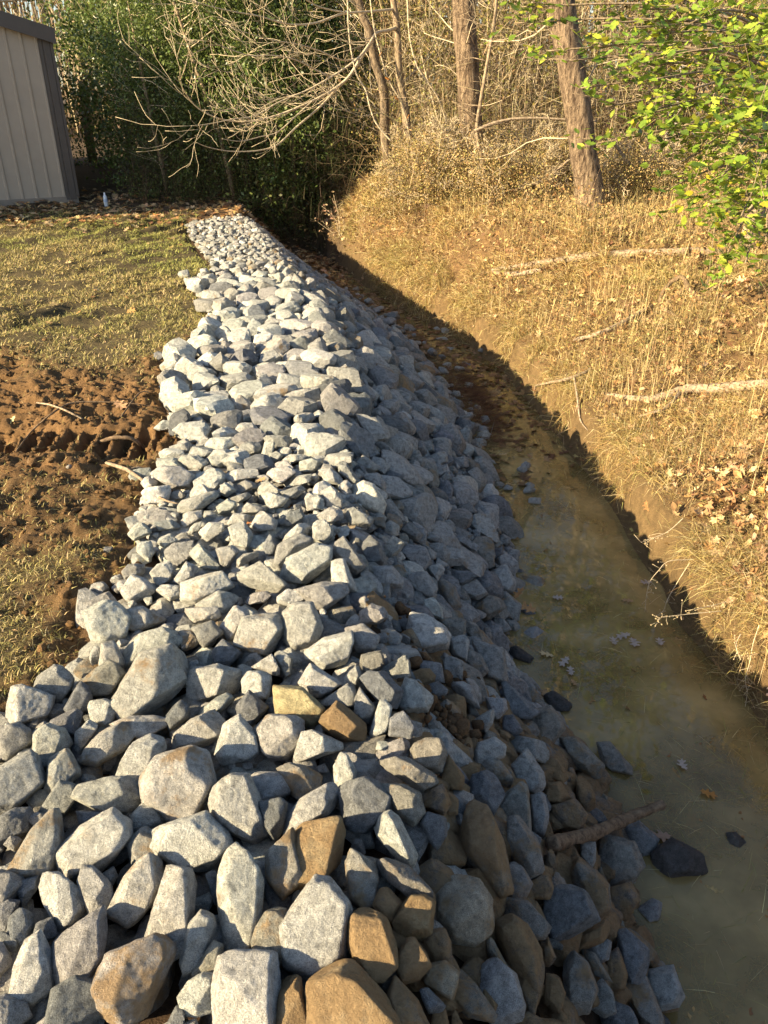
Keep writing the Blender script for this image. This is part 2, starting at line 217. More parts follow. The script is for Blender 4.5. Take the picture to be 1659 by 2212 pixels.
ROCKS = """
p A 730,60 900,0 1000,40 1010,110 1090,170 1000,340 870,370 750,340 740,190
s A 1015,60 1200,55 1360,200 1300,240 1100,250 1015,180
p A 990,300 1100,260 1540,235 1640,310 1620,400 1240,425 1060,515 1000,440 |long sunlit slab-shaped rock lying above the broad flat brown-stained boulder|long sunlit slab
s A 1210,440 1450,425 1580,500 1560,740 1380,850 1160,950 950,940 880,810 1050,680 |broad flat pale boulder with tan crust in its middle, at left foreground|broad flat tan-crusted boulder
p A 870,350 980,340 1030,600 990,620 810,560
p A 740,450 800,375 835,410 810,530 745,530
h A 600,670 820,560 930,530 1000,570 1025,660 880,800 700,760
p A 150,690 230,700 430,880 370,1020 90,1000 10,960 |pyramid-shaped pale rock at the pile's left edge beside the grass|pyramid rock
g A 275,720 350,600 480,550 560,580 600,700 560,790 440,870 380,800
b A 700,680 770,800 730,950 560,920 530,860
p A 800,770 940,870 955,950 880,1080 750,990 750,850
b A 430,960 640,930 690,980 600,1150 430,1030
s A 920,970 1100,950 1280,990 1400,1050 1380,1110 1200,1170 930,1040
b A 1450,880 1540,830 1590,980 1400,1070 1320,1000
g A 0,1020 190,1030 250,1120 250,1230 0,1295
p A 330,1050 450,1035 550,1120 580,1250 350,1390 250,1290
p A 640,1070 760,1010 840,1090 660,1220 620,1150
s A 650,1280 720,1180 860,1090 1040,1060 1130,1180 1000,1290 780,1340
s A 450,1290 580,1260 660,1310 640,1500 380,1610 360,1500
g A -120,1390 300,1320 350,1400 350,1620 0,1755 -120,1770
g A 950,1360 1130,1180 1280,1150 1370,1200 1380,1290 1180,1570 980,1480
s A 610,1510 680,1450 950,1480 1180,1560 1190,1690 1070,1820 900,1800 |long rock with dark brown wet stains lying left of the round orange-stained boulder|dark-stained long rock
s A 1190,1620 1200,1400 1370,1280 1650,1260 1760,1350 1770,1600 1560,1860 1370,1820 1250,1700 |round pale boulder with a broad orange-brown mud stain, left foreground|orange-stained round boulder
g A 320,1690 530,1515 660,1600 650,1680 490,1790 330,1720
b A 0,1790 120,1750 240,1790 260,1850 250,1920 0,1990
p A 1110,1760 1200,1700 1320,1720 1340,1900 1060,1960 1080,1840
b A 680,1680 700,1700 1050,1830 1000,1880 680,1930
p B 80,260 180,190 320,380 300,430 190,410
s B 300,230 440,220 495,270 380,400 320,370
p B 380,390 560,260 660,250 650,310 500,380
p B 140,100 250,20 360,40 360,100 220,175
p B 410,50 540,10 600,130 560,250 440,200
p B 835,460 890,310 1140,200 1260,240 1250,380 1050,520 950,550 850,510 |big pale faceted boulder on the crest below the white sunlit boulder|big faceted crest boulder
p B 790,190 1000,20 1100,5 1120,120 820,200
p B 1100,10 1200,0 1275,70 1260,140 1190,195 1100,150
g B 770,370 820,200 980,110 1110,170 1080,220 880,300 830,430
g B 1270,200 1370,145 1540,380 1450,450 1260,340
p B 1260,350 1370,325 1470,600 1400,640 1260,510
g B 950,570 1200,515 1390,520 1390,620 1180,760 1080,690
p B 805,630 900,570 1050,620 1060,670 900,715 810,680
s B 480,430 680,345 760,430 890,560 800,620 700,590 500,520
b B 690,220 750,105 800,210 770,290 700,310
s B 30,490 180,460 380,440 450,530 430,590 150,690 10,640
p B 120,680 330,590 450,630 510,680 350,780 200,750
g B 540,660 600,600 720,600 790,670 750,690 540,690
s B 0,710 300,740 330,830 270,850 0,840
g B 60,850 280,850 360,960 180,1060 100,900
p B 330,870 460,720 560,740 580,830 450,1000 380,980
s B 540,800 680,790 850,810 880,920 720,1130 560,1080 445,1010 |blocky squared pale rock with rough tan top in the sunlit middle|blocky tan-topped rock
p B 860,760 960,690 1110,700 1190,930 1040,1120 940,1110 860,990 |upright pale block with a long sunlit edge right of the blocky tan-topped rock|upright edge-lit block
p B 1040,1080 1200,980 1420,940 1440,1040 1380,1200 1180,1230 1050,1140 |smooth oblong pale boulder perched on the crest facing the sun|oblong crest boulder
g B 1370,900 1520,865 1650,970 1610,1100 1450,1090 1430,960
b B 270,1080 370,990 500,1120 400,1220 280,1180
s B 0,910 100,910 180,1020 90,1070 0,1075
p B 120,1200 330,1210 500,1290 510,1400 450,1460 250,1470 60,1460 80,1290
p B 520,1310 580,1250 700,1270 790,1330 700,1510 620,1500 520,1430
s B 590,1210 770,1120 860,1330 720,1270
g B 780,1100 850,1080 940,1150 910,1290 860,1300
p B 990,1340 1090,1190 1340,1370 1160,1480 1030,1420 |pale rock with a pointed sunlit peak below the oblong crest boulder|peaked crest rock
y B 795,1370 1000,1370 1190,1580 1150,1680 1040,1740 800,1600 |wedge rock with a yellowish sunlit side and dark top, on the crest|yellow-sided wedge rock
m B 1120,1680 1310,1510 1420,1590 1570,1730 1560,1850 1350,1830 |dark brown muddy boulder with an orange crumbly sunlit tip|brown orange-tipped boulder
p B 1370,1290 1490,1190 1500,1300 1460,1380 1360,1370
g B 1170,1500 1390,1365 1460,1400 1440,1570 1200,1560
g B 1450,1500 1490,1390 1620,1560 1570,1730 1450,1600
b B 1500,1320 1560,1265 1700,1270 1860,1430 1770,1620 1650,1520 |blue-grey rock with a sunlit rim on the crest, above the muddy clods|blue-grey rimmed rock
p B 120,1640 190,1540 400,1430 480,1530 330,1600
b B 480,1520 590,1420 740,1590 600,1710 430,1650
s B -130,1780 110,1650 320,1600 370,1700 380,1800 330,1890 -100,1870
p B 380,1690 520,1630 650,1830 640,1960 560,2000 340,2000 290,1900 |tall grey triangular rock standing right of the orange-stained round boulder|tall triangular rock
s B 620,1720 750,1615 960,1650 1030,1700 1010,1890 870,1980 740,1970 640,1850 |rough six-sided pale boulder with an orange spot at its lower edge|six-sided orange-spotted boulder
p B 1020,1760 1110,1750 1340,1850 1340,1920 1000,2000 940,1970
w L 370,740 440,695 510,720 590,850 570,940 450,900 370,840 |brightest white sunlit boulder alone among shaded rocks on the slope|white sunlit boulder
g L 620,770 690,695 835,760 830,830 670,830
g L 300,900 380,880 510,960 490,1010 350,1010
p L 120,930 210,880 290,900 300,990 130,980
p L 40,810 100,780 165,830 160,900 60,880
p L 145,770 230,720 290,820 285,890 170,870
p L 130,620 220,610 300,690 290,740 180,710
g L 260,550 290,530 400,680 370,730 270,640
p L 0,560 90,540 170,570 90,640 0,630
g L 385,570 440,520 580,620 480,650 400,630
g L 390,660 540,640 620,760 580,790
b L 565,650 620,625 720,660 680,720 600,720
g L 580,830 640,820 735,970 680,990 580,940
p L 570,1010 620,970 685,1010 680,1070 590,1085
g L 685,1030 760,980 855,1070 820,1120 700,1080
g L 850,1040 900,1035 990,1090 960,1130 870,1110
g L 520,440 570,430 700,530 710,600 650,590
g L 745,500 820,490 865,570 830,615 760,580
g L 865,540 1010,470 1020,560 940,600 870,590
b L 910,390 980,335 1055,380 1050,480 940,470 |large smooth blue-grey boulder on the shaded slope beside the pine straw|smooth blue-grey boulder
g L 1065,390 1150,315 1190,370 1190,440 1100,450
g L 1025,540 1160,530 1170,600 1060,610
b L 1020,480 1060,470 1145,520 1040,535
g L 900,640 1010,570 1015,630 930,690
g L 945,690 1020,630 1050,690 980,715
p L 1070,660 1160,660 1165,720 1100,730
b L 950,760 1010,690 1060,740 1050,830 1000,850
g L 1060,890 1170,845 1220,900 1210,940 1070,930
g L 1220,880 1280,920 1250,980 1210,970
g L 635,150 680,130 775,190 760,250 680,260
g L 485,210 540,190 570,250 500,260
g L 945,60 990,30 1040,130 1020,160 950,150
g L 1045,80 1110,75 1110,130 1050,130
g L 710,410 790,400 820,430 770,470 720,460
g L 820,430 900,420 930,490 840,510
g L 460,460 500,450 570,530 550,545 480,510
b L 330,460 380,430 420,500 380,545
h L 500,950 580,950 590,1030 510,1010
g L 1010,1070 1060,1055 1250,1140 1210,1180 1030,1110
g L 870,1140 960,1125 1030,1170 1020,1240 880,1210
g L 1380,1230 1490,1165 1515,1200 1500,1260 1420,1280
b L 1300,1170 1400,1155 1390,1230 1310,1220
g L 1360,1120 1400,1065 1455,1090 1450,1160
g L 1190,1040 1240,1030 1250,1090 1200,1110
b C 0,210 80,130 160,180 200,370 60,370
g C 170,260 270,135 370,190 290,330 200,310
g C 340,270 400,205 540,230 590,350 520,410 420,350
g C 540,210 690,195 745,270 730,350 570,300
g C 100,390 270,385 360,490 340,560 150,550
g C 370,480 440,440 550,430 640,560 600,660 490,600 380,560
p C 540,400 660,360 700,410 640,520
b C 680,430 900,420 970,460 850,540 700,490
h C 640,530 680,495 790,560 870,800 780,810 690,680 |tall leaning rock, blue-grey on top and tan down its right side|tall leaning tan-sided rock
g C 790,560 960,490 1080,590 980,660 830,620
p C 1020,480 1210,355 1290,500 1290,600 1160,570 |pale triangular boulder at the water's edge beside orange fallen leaves|pale triangular shore boulder
g C 1150,340 1240,240 1320,250 1310,340 1260,400
b C 1040,240 1170,225 1190,280 1130,330 1060,300
g C 1120,620 1200,600 1330,690 1325,835 1170,800
h C 940,720 1050,630 1180,640 1200,720 1020,880 960,800
p C 530,670 610,640 680,740 690,820 590,800 530,760
p C 380,950 420,770 530,780 700,880 745,950 720,1060 500,1105 370,1010 |large smooth pale triangular boulder in the shaded slope's middle|large pale shaded boulder
g C 0,760 100,700 200,730 240,800 150,860 0,860
h C 640,830 780,810 870,830 870,960 740,970
h C 870,850 960,840 1040,1030 950,1020 880,930
h C 1020,900 1070,890 1120,1040 1040,1040
p C 745,990 860,955 900,1000 885,1200 770,1120
g C 690,1160 760,1130 850,1170 850,1320 710,1310
h C 890,1080 970,1060 1070,1240 1000,1320 890,1250
g C 900,1000 1180,1070 1240,1320 1150,1380 1060,1360 1080,1220
g C 1110,810 1190,820 1260,900 1180,935 1110,880
b C 470,1220 520,1170 670,1190 700,1340 560,1330
g C 170,1240 370,1120 410,1180 420,1300 270,1340
h C 0,1120 170,1090 200,1160 150,1250 0,1300
p C 340,1420 370,1320 460,1340 620,1470 560,1580 400,1610 310,1580
b C 530,1390 640,1340 730,1400 700,1480 600,1470
g C 700,1350 770,1315 940,1380 970,1480 1000,1560 850,1480
g C 860,1310 960,1310 1040,1550 980,1540
b C 1160,1380 1200,1360 1490,1560 1390,1660 1230,1600 |long blue-grey slab sloping down to the water's edge|long blue-grey slab
h C 1340,1720 1420,1600 1560,1540 1650,1620 1700,1700 1620,1830 1480,1840 |boulder half brown half grey at the waterline below the long blue-grey slab|half-brown shore boulder
g C 1030,1490 1200,1480 1220,1560 1120,1700 1080,1600
g C 930,1680 1090,1560 1130,1640 1050,1770
b C 1180,1640 1260,1620 1350,1730 1300,1800 1190,1760
b C 240,1640 360,1590 470,1720 420,1810 240,1790
p C 80,1760 160,1510 210,1505 265,1560 210,1830 100,1830 |slim upright pale rock with a sunlit tip on the crest|slim upright rock
d C 1205,1100 1290,1050 1440,1130 1445,1220 1290,1170 |dark wet rock lying in shallow water beside a floating leaf|dark wet shore rock
d C 1520,1480 1600,1430 1750,1500 1740,1600 1600,1590
h F 365,220 480,145 600,140 650,240 610,400 560,400 400,310
p F 820,320 880,190 1000,130 1090,180 1090,260 980,320 850,360
g F 1100,180 1140,130 1380,145 1440,210 1390,300 1120,240
h F 870,380 960,300 1050,310 1155,420 1130,510 1000,400
b F 805,590 840,440 950,390 1030,430 1085,540 1000,720 930,680 |oval blue-grey rock above the long tan-and-white boulder|oval blue-grey rock
g F 1135,380 1240,230 1380,380 1400,460 1360,540 1220,520 |grey five-sided rock with a pointed top left of the small brown stones|pointed five-sided rock
h F 1050,640 1100,560 1200,460 1245,490 1320,880 1250,820 1060,750
g F 1270,600 1380,540 1430,740 1400,860 1320,850
h F 1090,790 1170,760 1330,900 1400,1080 1380,1120 1290,1180 1110,1000
t F 750,900 780,640 840,595 930,660 1080,900 1175,1210 1090,1285 960,1180 800,1030 |long tan-and-white boulder pointing downhill in the shade, lower right|long tan-and-white boulder
b F 450,800 500,710 640,740 660,850 590,965 510,900
h F 100,320 200,220 330,270 560,400 580,460 450,520 330,450
h F 130,500 330,500 470,560 490,690 400,790 260,690
b F -160,540 -80,460 0,430 130,480 250,580 220,700 50,830 -60,840 -130,750 |big blue-grey boulder with bright sun flecks, right of the stained white rocks|sun-flecked blue boulder
p F 65,820 190,675 290,740 430,1000 400,1090 300,1050 |rock with a bright yellow-white sunlit face below the sun-flecked blue boulder|bright-faced rock
h F 115,1090 200,1065 370,1110 540,1270 530,1370 380,1330 150,1180
m F 90,1390 150,1290 210,1280 320,1380 260,1490 200,1540
o F 240,1500 370,1350 480,1340 560,1380 540,1580 460,1660 280,1620 |tan rock with a jagged streak of sun down its middle|streak-lit tan rock
t F 555,1360 690,1205 880,1210 980,1330 1010,1540 930,1660 700,1640 560,1490 |large rounded tan-brown boulder in the shade below the long tan-and-white boulder|large rounded tan boulder
h F 1000,1400 1240,1370 1430,1500 1400,1590 1310,1620 1020,1490
h F 1110,1060 1180,1080 1300,1210 1260,1320 1180,1380 1090,1280
b G 480,790 560,660 740,610 895,800 580,1085 500,960 |large blue-grey speckled boulder with sharp corners, left of the water, below the stick|sharp-cornered blue boulder
m F 480,550 620,490 690,620 640,700 500,660
m F 640,500 740,600 740,700 650,730
m F 610,460 660,280 780,420 780,560 690,520
m F 1340,320 1470,280 1570,400 1540,470 1400,450
m F 1400,500 1500,465 1590,570 1450,670 1390,610
m F 1420,690 1600,595 1700,680 1670,830 1480,850
m F 1613,470 1640,390 1720,470 1820,650 1780,720 1660,640
h M 805,100 870,80 990,160 985,210 930,230 850,180 |long grey rock with brown coating reaching out toward the water|long brown-coated rock
h M 955,120 1010,105 1100,170 1135,215 1060,225 990,190
b M 1070,460 1120,420 1205,460 1195,520 1150,560 1090,510 |blue-grey rock at the waterline just under the stick's outer end|blue rock under the stick
h M 960,500 1090,485 1145,560 1110,640 1040,700 970,600
d M 1185,580 1250,500 1370,510 1400,570 1300,650 1210,640 |dark flat wet rock with a pale edge standing in the water|dark flat rock in water
d M 1485,480 1520,460 1580,490 1560,525 1500,515 |smallest rock, almost covered by water, farthest from the bank|outermost submerged rock
g M 1130,790 1175,730 1215,730 1220,800 1190,830
h G 620,490 660,440 760,440 950,560 990,700 930,820 850,800 660,580
m G 670,1080 780,960 940,830 1010,890 980,960 780,1130 700,1150
b G 990,1040 1060,995 1240,1060 1265,1150 1250,1280 1180,1350 1080,1240
g G 1235,1330 1390,1205 1530,1370 1510,1450 1400,1545 1260,1400 |squared grey granite block half in the water, lowest at right|squared granite block
b G 905,1640 960,1550 1100,1535 1230,1600 1270,1659 1200,1720 950,1720
h G 1050,1440 1210,1335 1380,1520 1440,1660 1250,1640 1100,1520
h G 580,1230 640,1150 780,1200 880,1340 850,1500 750,1560 680,1520 620,1330
g G 880,1330 980,1400 1040,1520 960,1580 820,1560
h G 740,1160 850,1150 1010,1290 990,1330 930,1340 790,1220
m G 950,1170 1000,1100 1110,1240 1110,1350 1010,1400 930,1310
m G 100,960 200,890 330,930 450,1060 490,1200 470,1400 240,1240 120,1060 |large brown mud-coated boulder left of the sharp-cornered blue boulder|large brown boulder
m G 430,990 500,1020 575,1130 540,1210 490,1210
h G 30,1050 80,1035 240,1230 170,1250 60,1160
g G 0,1290 60,1200 250,1290 340,1460 330,1560 200,1640 50,1640 0,1500
m G 200,1270 370,1240 440,1350 450,1560 340,1500
m G 480,1320 560,1290 640,1400 620,1560 500,1500
m G 350,640 480,500 550,600 540,690 430,710
m G 970,680 1100,580 1185,690 1130,840 1000,930 980,830
m G 500,350 540,340 585,470 560,540 500,470
m G 610,340 690,310 765,400 760,450 650,420
g G 740,290 850,280 875,400 850,490 770,420
m G 1130,310 1170,300 1220,420 1190,480 1130,440
m G 20,1420 130,1500 110,1580 -20,1590
o G 540,1620 600,1570 680,1620 690,1700 560,1700
m G 250,1640 350,1570 480,1610 470,1720 250,1720
g G 800,1010 970,1010 975,1130 930,1180 800,1140
s D 10,510 60,430 300,220 480,130 555,150 540,260 490,480 370,610 160,590
s D 480,450 500,280 720,170 990,120 1100,280 1080,390 850,530 700,590 510,520
p D 1255,200 1290,140 1500,170 1750,120 1880,330 1900,430 1850,560 1640,560 1440,480 1330,350 |long pale rock with a shaded spotted top and bright lower face|bright-lipped long rock
p D 360,680 370,590 430,530 550,590 680,830 660,930 530,1020 420,1000
g D 680,600 750,490 830,540 910,700 915,870 740,950 700,880
s D 870,790 1060,580 1200,490 1290,470 1380,560 1370,680 1280,820 1100,930 1010,940 |pale oval rock with a round orange-brown lump of clay on top|clay-lumped oval rock
p D 1200,1000 1460,540 1640,640 1680,760 1560,1000 1470,1220 1310,1230 1200,1180 |tall ridged pale rock right of the clay-lumped oval rock|tall ridged rock
g D 430,1230 500,1050 800,930 890,920 935,980 880,1180 800,1330 640,1460 430,1460
p D 30,1540 160,1290 290,1160 420,1150 440,1430 360,1600 160,1630
s D 800,1370 960,1190 1300,1230 1430,1210 1495,1260 1460,1420 1080,1800 1000,1820 820,1560 |big pitted pale boulder tapering to a point at the bottom edge|big pitted pointed boulder
b D 360,1720 500,1480 720,1470 860,1640 830,1850 400,1850
g D -120,500 60,550 190,700 100,800 -120,900
b D -100,80 150,60 270,110 270,210 180,290 -100,280
g D 230,60 330,60 450,140 430,180 290,180
g D 1080,250 1250,180 1330,330 1420,440 1250,470 1080,480
p J 0,370 120,300 210,380 220,490 60,700 -110,740 -120,620
p J -110,950 0,870 130,850 205,890 180,1160 0,1140 -100,1090
b D -30,820 100,800 180,860 90,960 0,1020
b D 60,1060 120,900 220,880 310,990 230,1100 150,1190
b D 220,1150 330,980 450,990 450,1150
g D -60,1120 60,1180 70,1350 -60,1430
g D -80,1540 100,1600 200,1720 200,1860 -80,1860
g D 270,1770 430,1750 600,1830 270,1870
h J 0,740 210,560 290,620 230,800 170,850 0,850
b D 1350,1800 1510,1660 1535,1740 1500,1850
b D 20,1020 80,1050 170,1190 160,1290 60,1200
g D 850,560 960,530 970,620 910,680
b D 160,600 350,640 340,700 160,820
g D 40,300 110,260 190,320 100,390
p E 240,600 290,480 430,420 550,450 600,600 655,820 620,940 420,950 370,850 270,760 |tall rounded block, sunlit top and shaded spotted face, foreground centre|spotted tall block
p E 510,410 620,380 860,430 890,480 820,570 600,610
h E 740,350 840,320 960,360 1060,440 1050,550 860,590 880,480
p E 770,820 830,680 920,590 1160,480 1200,520 1240,640 1180,690 940,790 790,865 |pale rock slanting up to the right, behind the ochre boulder|slanting pale rock
o E 765,1165 840,960 900,820 1080,680 1150,680 1210,750 1245,880 1190,1080 970,1250 870,1240 |ochre clay-coated boulder lit by the sun in the foreground centre|ochre boulder
p E 1160,350 1215,250 1290,290 1330,400 1300,490 1210,540 1160,450
s E 290,1270 330,1120 400,1000 540,930 630,950 680,1040 650,1200 560,1590 420,1760 300,1680 290,1500 |tall curved pale boulder with an orange spot, left of the ochre boulder|tall curved boulder
h E 660,1000 880,850 960,1200 850,1260 640,1390
h E 1250,1090 1310,960 1460,1000 1490,1200 1460,1380 1390,1430 1280,1330 |upright tan-topped rock right of the ochre boulder|tan-topped upright rock
p J 730,400 1010,120 1090,20 1230,50 1400,260 1330,440 1290,650 980,790 880,720 720,580 |big bright bluish-white boulder with a shaded right side, below the ochre boulder|big bluish-white boulder
o J 1345,560 1350,400 1430,280 1550,270 1690,380 1760,560 1770,720 1640,830 1480,820 |ochre-brown boulder with crumbly clay right of the big bluish-white boulder|crumbly ochre boulder
o J 990,1000 1060,780 1250,685 1400,740 1659,1010 1770,1200 1700,1330 1000,1330 |largest orange-brown boulder with rough caked clay at the bottom edge|caked orange boulder
p J 190,1100 210,850 290,660 390,640 770,740 760,900 730,1100 650,1330 150,1330 |large squarish pale block at the bottom edge with a faint orange patch|squarish pale block
o J 770,820 870,810 960,900 990,1200 960,1330 700,1330 760,1000
h J 455,620 560,400 760,180 830,250 740,400 730,600 880,740 720,720
b E 600,620 840,600 800,720 770,840 660,940 620,780
b E 210,1150 300,1130 290,1250 300,1400 240,1380
m K 380,940 420,650 560,640 680,770 740,880 620,1000 450,1060
m K 640,660 740,540 860,510 940,640 960,870 780,870
t K 605,1000 700,910 870,865 1010,950 1015,1190 950,1200 700,1100 |pale tan rock with a sun-speckled left tip near the bottom edge|sun-speckled tan rock
h K 1000,920 1250,1160 1420,1310 1400,1390 1150,1390 900,1260 1010,1100
m K 270,1180 360,1050 600,1250 740,1493 300,1520
b K 530,1080 640,1090 890,1270 860,1330 720,1350 650,1250
m K 760,1380 880,1350 940,1520 740,1520
m K 950,1360 1000,1380 1100,1520 960,1520
p H 65,930 170,840 270,910 240,960 100,1000
p H 275,980 420,950 480,1020 370,1070
g H 290,830 430,830 510,890 490,920 330,910
p H 140,1080 160,1010 270,1010 280,1110 220,1185
g H 360,1080 440,1020 620,1020 600,1140 450,1220
p H 255,1250 330,1190 420,1180 450,1250 400,1340 300,1380
p H 430,1330 560,1180 700,1260 600,1310 480,1380
g H 20,1240 80,1190 210,1210 220,1290 30,1310
p H 10,1390 120,1270 220,1330 290,1430 230,1490 60,1500
p H 300,1400 360,1350 500,1390 510,1480 400,1500
p H 440,740 530,650 770,610 840,640 680,740 500,770 |long pale rock near the pile's left edge below the muddy boulders|long left-edge rock
p H 490,810 560,760 720,760 730,800 540,890
s H 800,710 900,655 970,690 980,760 820,770
g H 1000,740 1060,680 1200,740 1160,780 1020,770
p H 1075,870 1180,740 1300,850 1280,930 1120,920
b H 1310,860 1380,780 1500,740 1530,810 1400,880
p H 1190,620 1240,590 1400,660 1340,720 1230,740
p H 190,580 240,550 420,560 420,620 370,710 220,680 |squared pale rock on the grass edge at the pile's left|squared grass-edge rock
p H 250,440 360,370 510,400 660,520 560,630 440,570 300,500 |wide pale boulder at the left edge with a root lying over it|root-crossed boulder
p H 460,350 530,290 640,290 740,370 620,440
p H 680,200 740,145 930,150 970,190 920,270 750,270
p H 970,210 1080,180 1180,190 1160,260 1000,310
p H 1160,310 1210,180 1290,190 1250,350
g H 1180,150 1230,125 1430,140 1430,260 1290,240
p H 930,110 1000,20 1100,30 1150,90 1110,150
p H 1180,460 1270,400 1400,390 1460,440 1330,530
p H 1370,560 1480,460 1630,450 1650,500 1500,540
g H 1330,590 1500,545 1550,580 1420,680
p H 820,440 920,400 1150,420 1180,480 930,520
p H 415,210 560,180 615,210 580,270 430,240
p H 450,70 520,20 680,20 760,80 680,200 550,170
p H 280,60 360,0 440,20 450,80 330,90
p H 1540,640 1570,600 1659,640 1700,700 1650,750 1550,750
p H 1250,280 1300,260 1380,300 1260,370
p H 1330,340 1400,285 1540,290 1530,330 1400,370
p H 740,300 900,290 900,350 820,410 750,370
g H 980,520 1050,495 1190,560 1000,600
p H 790,580 880,515 970,590 880,640
p H 75,460 110,400 250,410 260,500 100,510
p H 500,950 620,860 730,840 640,930
p H 310,310 440,330 400,370 320,350
g H 900,640 1120,590 1100,650 960,690
p H 890,830 950,770 1090,800 1060,860 900,870
"""
# ------------------------------------------------------------ ground sheet
def axis(segs):
    out = []
    for a, b, st in segs: out += list(np.arange(a, b, st))
    return np.array(out + [segs[-1][1]])
gx = axis([(-150, -40, 12), (-40, -12, 2), (-12, -5, 0.3), (-5, -3.2, 0.05), (-3.2, -2.85, 0.026), (-2.85, -1.1, 0.013), (-1.1, 2.2, 0.026), (2.2, 5, 0.06), (5, 12, 0.3), (12, 40, 2), (40, 150, 12)])
gy = axis([(-60, -10, 5), (-10, 0, 0.5), (0, 1, 0.1), (1, 3.7, 0.026), (3.7, 5.2, 0.015), (5.2, 7, 0.026), (7, 14, 0.05), (14, 22, 0.25), (22, 60, 2), (60, 260, 20)])
X, Y = np.meshgrid(gx, gy); Z = ground_z(X, Y)
def ground_col(X, Y, Z):
    xl, xt, xr = I(Y, TL), I(Y, TT), I(Y, TR); M = mudness(X, Y)
    soil = np.array([0.10, 0.075, 0.035]); clay = np.array([0.21, 0.118, 0.05]); under = np.array([0.085, 0.05, 0.028]); bed = np.array([0.17, 0.11, 0.05])
    duff = np.array([0.17, 0.10, 0.045]); wood = np.array([0.09, 0.06, 0.035])
    C = np.ones(X.shape+(3,))*soil; C = C + (clay-C)*M[..., None]
    k = sst(-0.06, 0.02, X-xl)[..., None]; C = C+(under-C)*k
    k = sst(-0.1, 0.1, X-xt)[..., None]; C = C+(bed-C)*k
    k = sst(0.05, 0.3, X-xr)[..., None]; C = C+(duff-C)*k
    k = sst(12.6, 14, Y)[..., None]*(1-k); C = C+(wood-C)*k
    g = (0.85+0.3*vn(X, Y, 2.3, 9))[..., None]; C = C*g
    return np.concatenate([C, np.ones(X.shape+(1,))], -1)
nx, ny = len(gx), len(gy); idx = np.arange(nx*ny).reshape(ny, nx)
F = np.stack([idx[:-1, :-1], idx[:-1, 1:], idx[1:, 1:], idx[1:, :-1]], -1).reshape(-1, 4)
tag(obj('ground', mk('ground', np.stack([X, Y, Z], -1).reshape(-1, 3), F, M_ground, ground_col(X, Y, Z).reshape(-1, 4))), kind='structure')
# ------------------------------------------------------------ stream water
def water_material():
    m = bpy.data.materials.new('muddy_water'); m.use_nodes = True; n = m.node_tree; n.nodes.remove(n.nodes['Principled BSDF'])
    P = pos(n); a = noise(n, P, 1.9, 5, 0.6); b = noise(n, P, 60, 3, 0.6)
    c = mix(n, ramp(n, a.outputs[0], [(0.35, 0.0), (0.65, 1.0)]).outputs[0], (0.42, 0.295, 0.105), (0.56, 0.41, 0.175))
    d = n.nodes.new('ShaderNodeBsdfDiffuse'); n.links.new(c, d.inputs[0])
    t = n.nodes.new('ShaderNodeBsdfTransparent'); t.inputs[0].default_value = (0.75, 0.62, 0.36, 1)
    s1 = n.nodes.new('ShaderNodeMixShader'); n.links.new(t.outputs[0], s1.inputs[1]); n.links.new(d.outputs[0], s1.inputs[2])
    n.links.new(ramp(n, a.outputs[0], [(0.3, 0.22), (0.7, 0.60)]).outputs[0], s1.inputs[0])
    g = n.nodes.new('ShaderNodeBsdfGlossy'); g.inputs['Roughness'].default_value = 0.015
    bp = n.nodes.new('ShaderNodeBump'); bp.inputs['Strength'].default_value = 0.05; bp.inputs['Distance'].default_value = 0.01
    n.links.new(noise(n, P, 9, 2).outputs[0], bp.inputs['Height']); n.links.new(bp.outputs[0], g.inputs['Normal'])
    fr = n.nodes.new('ShaderNodeFresnel'); fr.inputs['IOR'].default_value = 1.45
    fac = math_(n, 'MULTIPLY', fr.outputs[0], 1.0, True)
    s2 = n.nodes.new('ShaderNodeMixShader'); n.links.new(fac, s2.inputs[0]); n.links.new(s1.outputs[0], s2.inputs[1]); n.links.new(g.outputs[0], s2.inputs[2])
    n.links.new(s2.outputs[0], n.nodes['Material Output'].inputs[0]); return m
M_water = water_material()
yw = np.arange(-5, 13.1, 0.5); wl = I(yw, TC)+0.35; wr = I(yw, TR)+0.7
V = np.concatenate([np.stack([wl, yw, wl*0+WZ], -1), np.stack([wr, yw, wr*0+WZ], -1)]); k = len(yw)
F = np.array([[i, k+i, k+i+1, i+1] for i in range(k-1)])
tag(obj('stream_water', mk('stream_water', V, F, M_water)), kind='structure')
# ------------------------------------------------------------ rocks
def ico(s):
    bm = bmesh.new(); bmesh.ops.create_icosphere(bm, subdivisions=s, radius=1)
    V = np.array([v.co[:] for v in bm.verts]); F = np.array([[v.index for v in f.verts] for f in bm.faces]); bm.free()
    return V/np.linalg.norm(V, axis=1)[:, None], F
ICO = {s: ico(s) for s in (2, 3, 4, 5)}
def sines(D, scale, seed, n=10):
    g = np.random.default_rng(seed); r = 0
    for i in range(n):
        k = g.normal(size=3); k *= scale*(0.6+0.8*g.random())/np.linalg.norm(k); r = r + np.sin(D@k + g.random()*6.28)
    return r/math.sqrt(n)
def polytope(planes, sub, seed, size, p=16, rough=1.0):
    """planes: list of (normal, distance). Rounded, chipped stone around the origin."""
    D, F = ICO[sub]; r = np.zeros(len(D))
    for nrm, d in planes:
        q = np.maximum(D@nrm, 0)/d; r = r + q**p
    r = r**(-1/p); V = D*r[:, None]
    s = 1/size
    V = V*(1+rough*(0.014*sines(V, 6*s, seed)+0.010*sines(V, 17*s, seed+1)+((-0.016*np.abs(sines(V, 30*s, seed+2))-0.009*np.abs(sines(V, 70*s, seed+3))) if sub > 3 else 0)))[:, None]
    return V, F
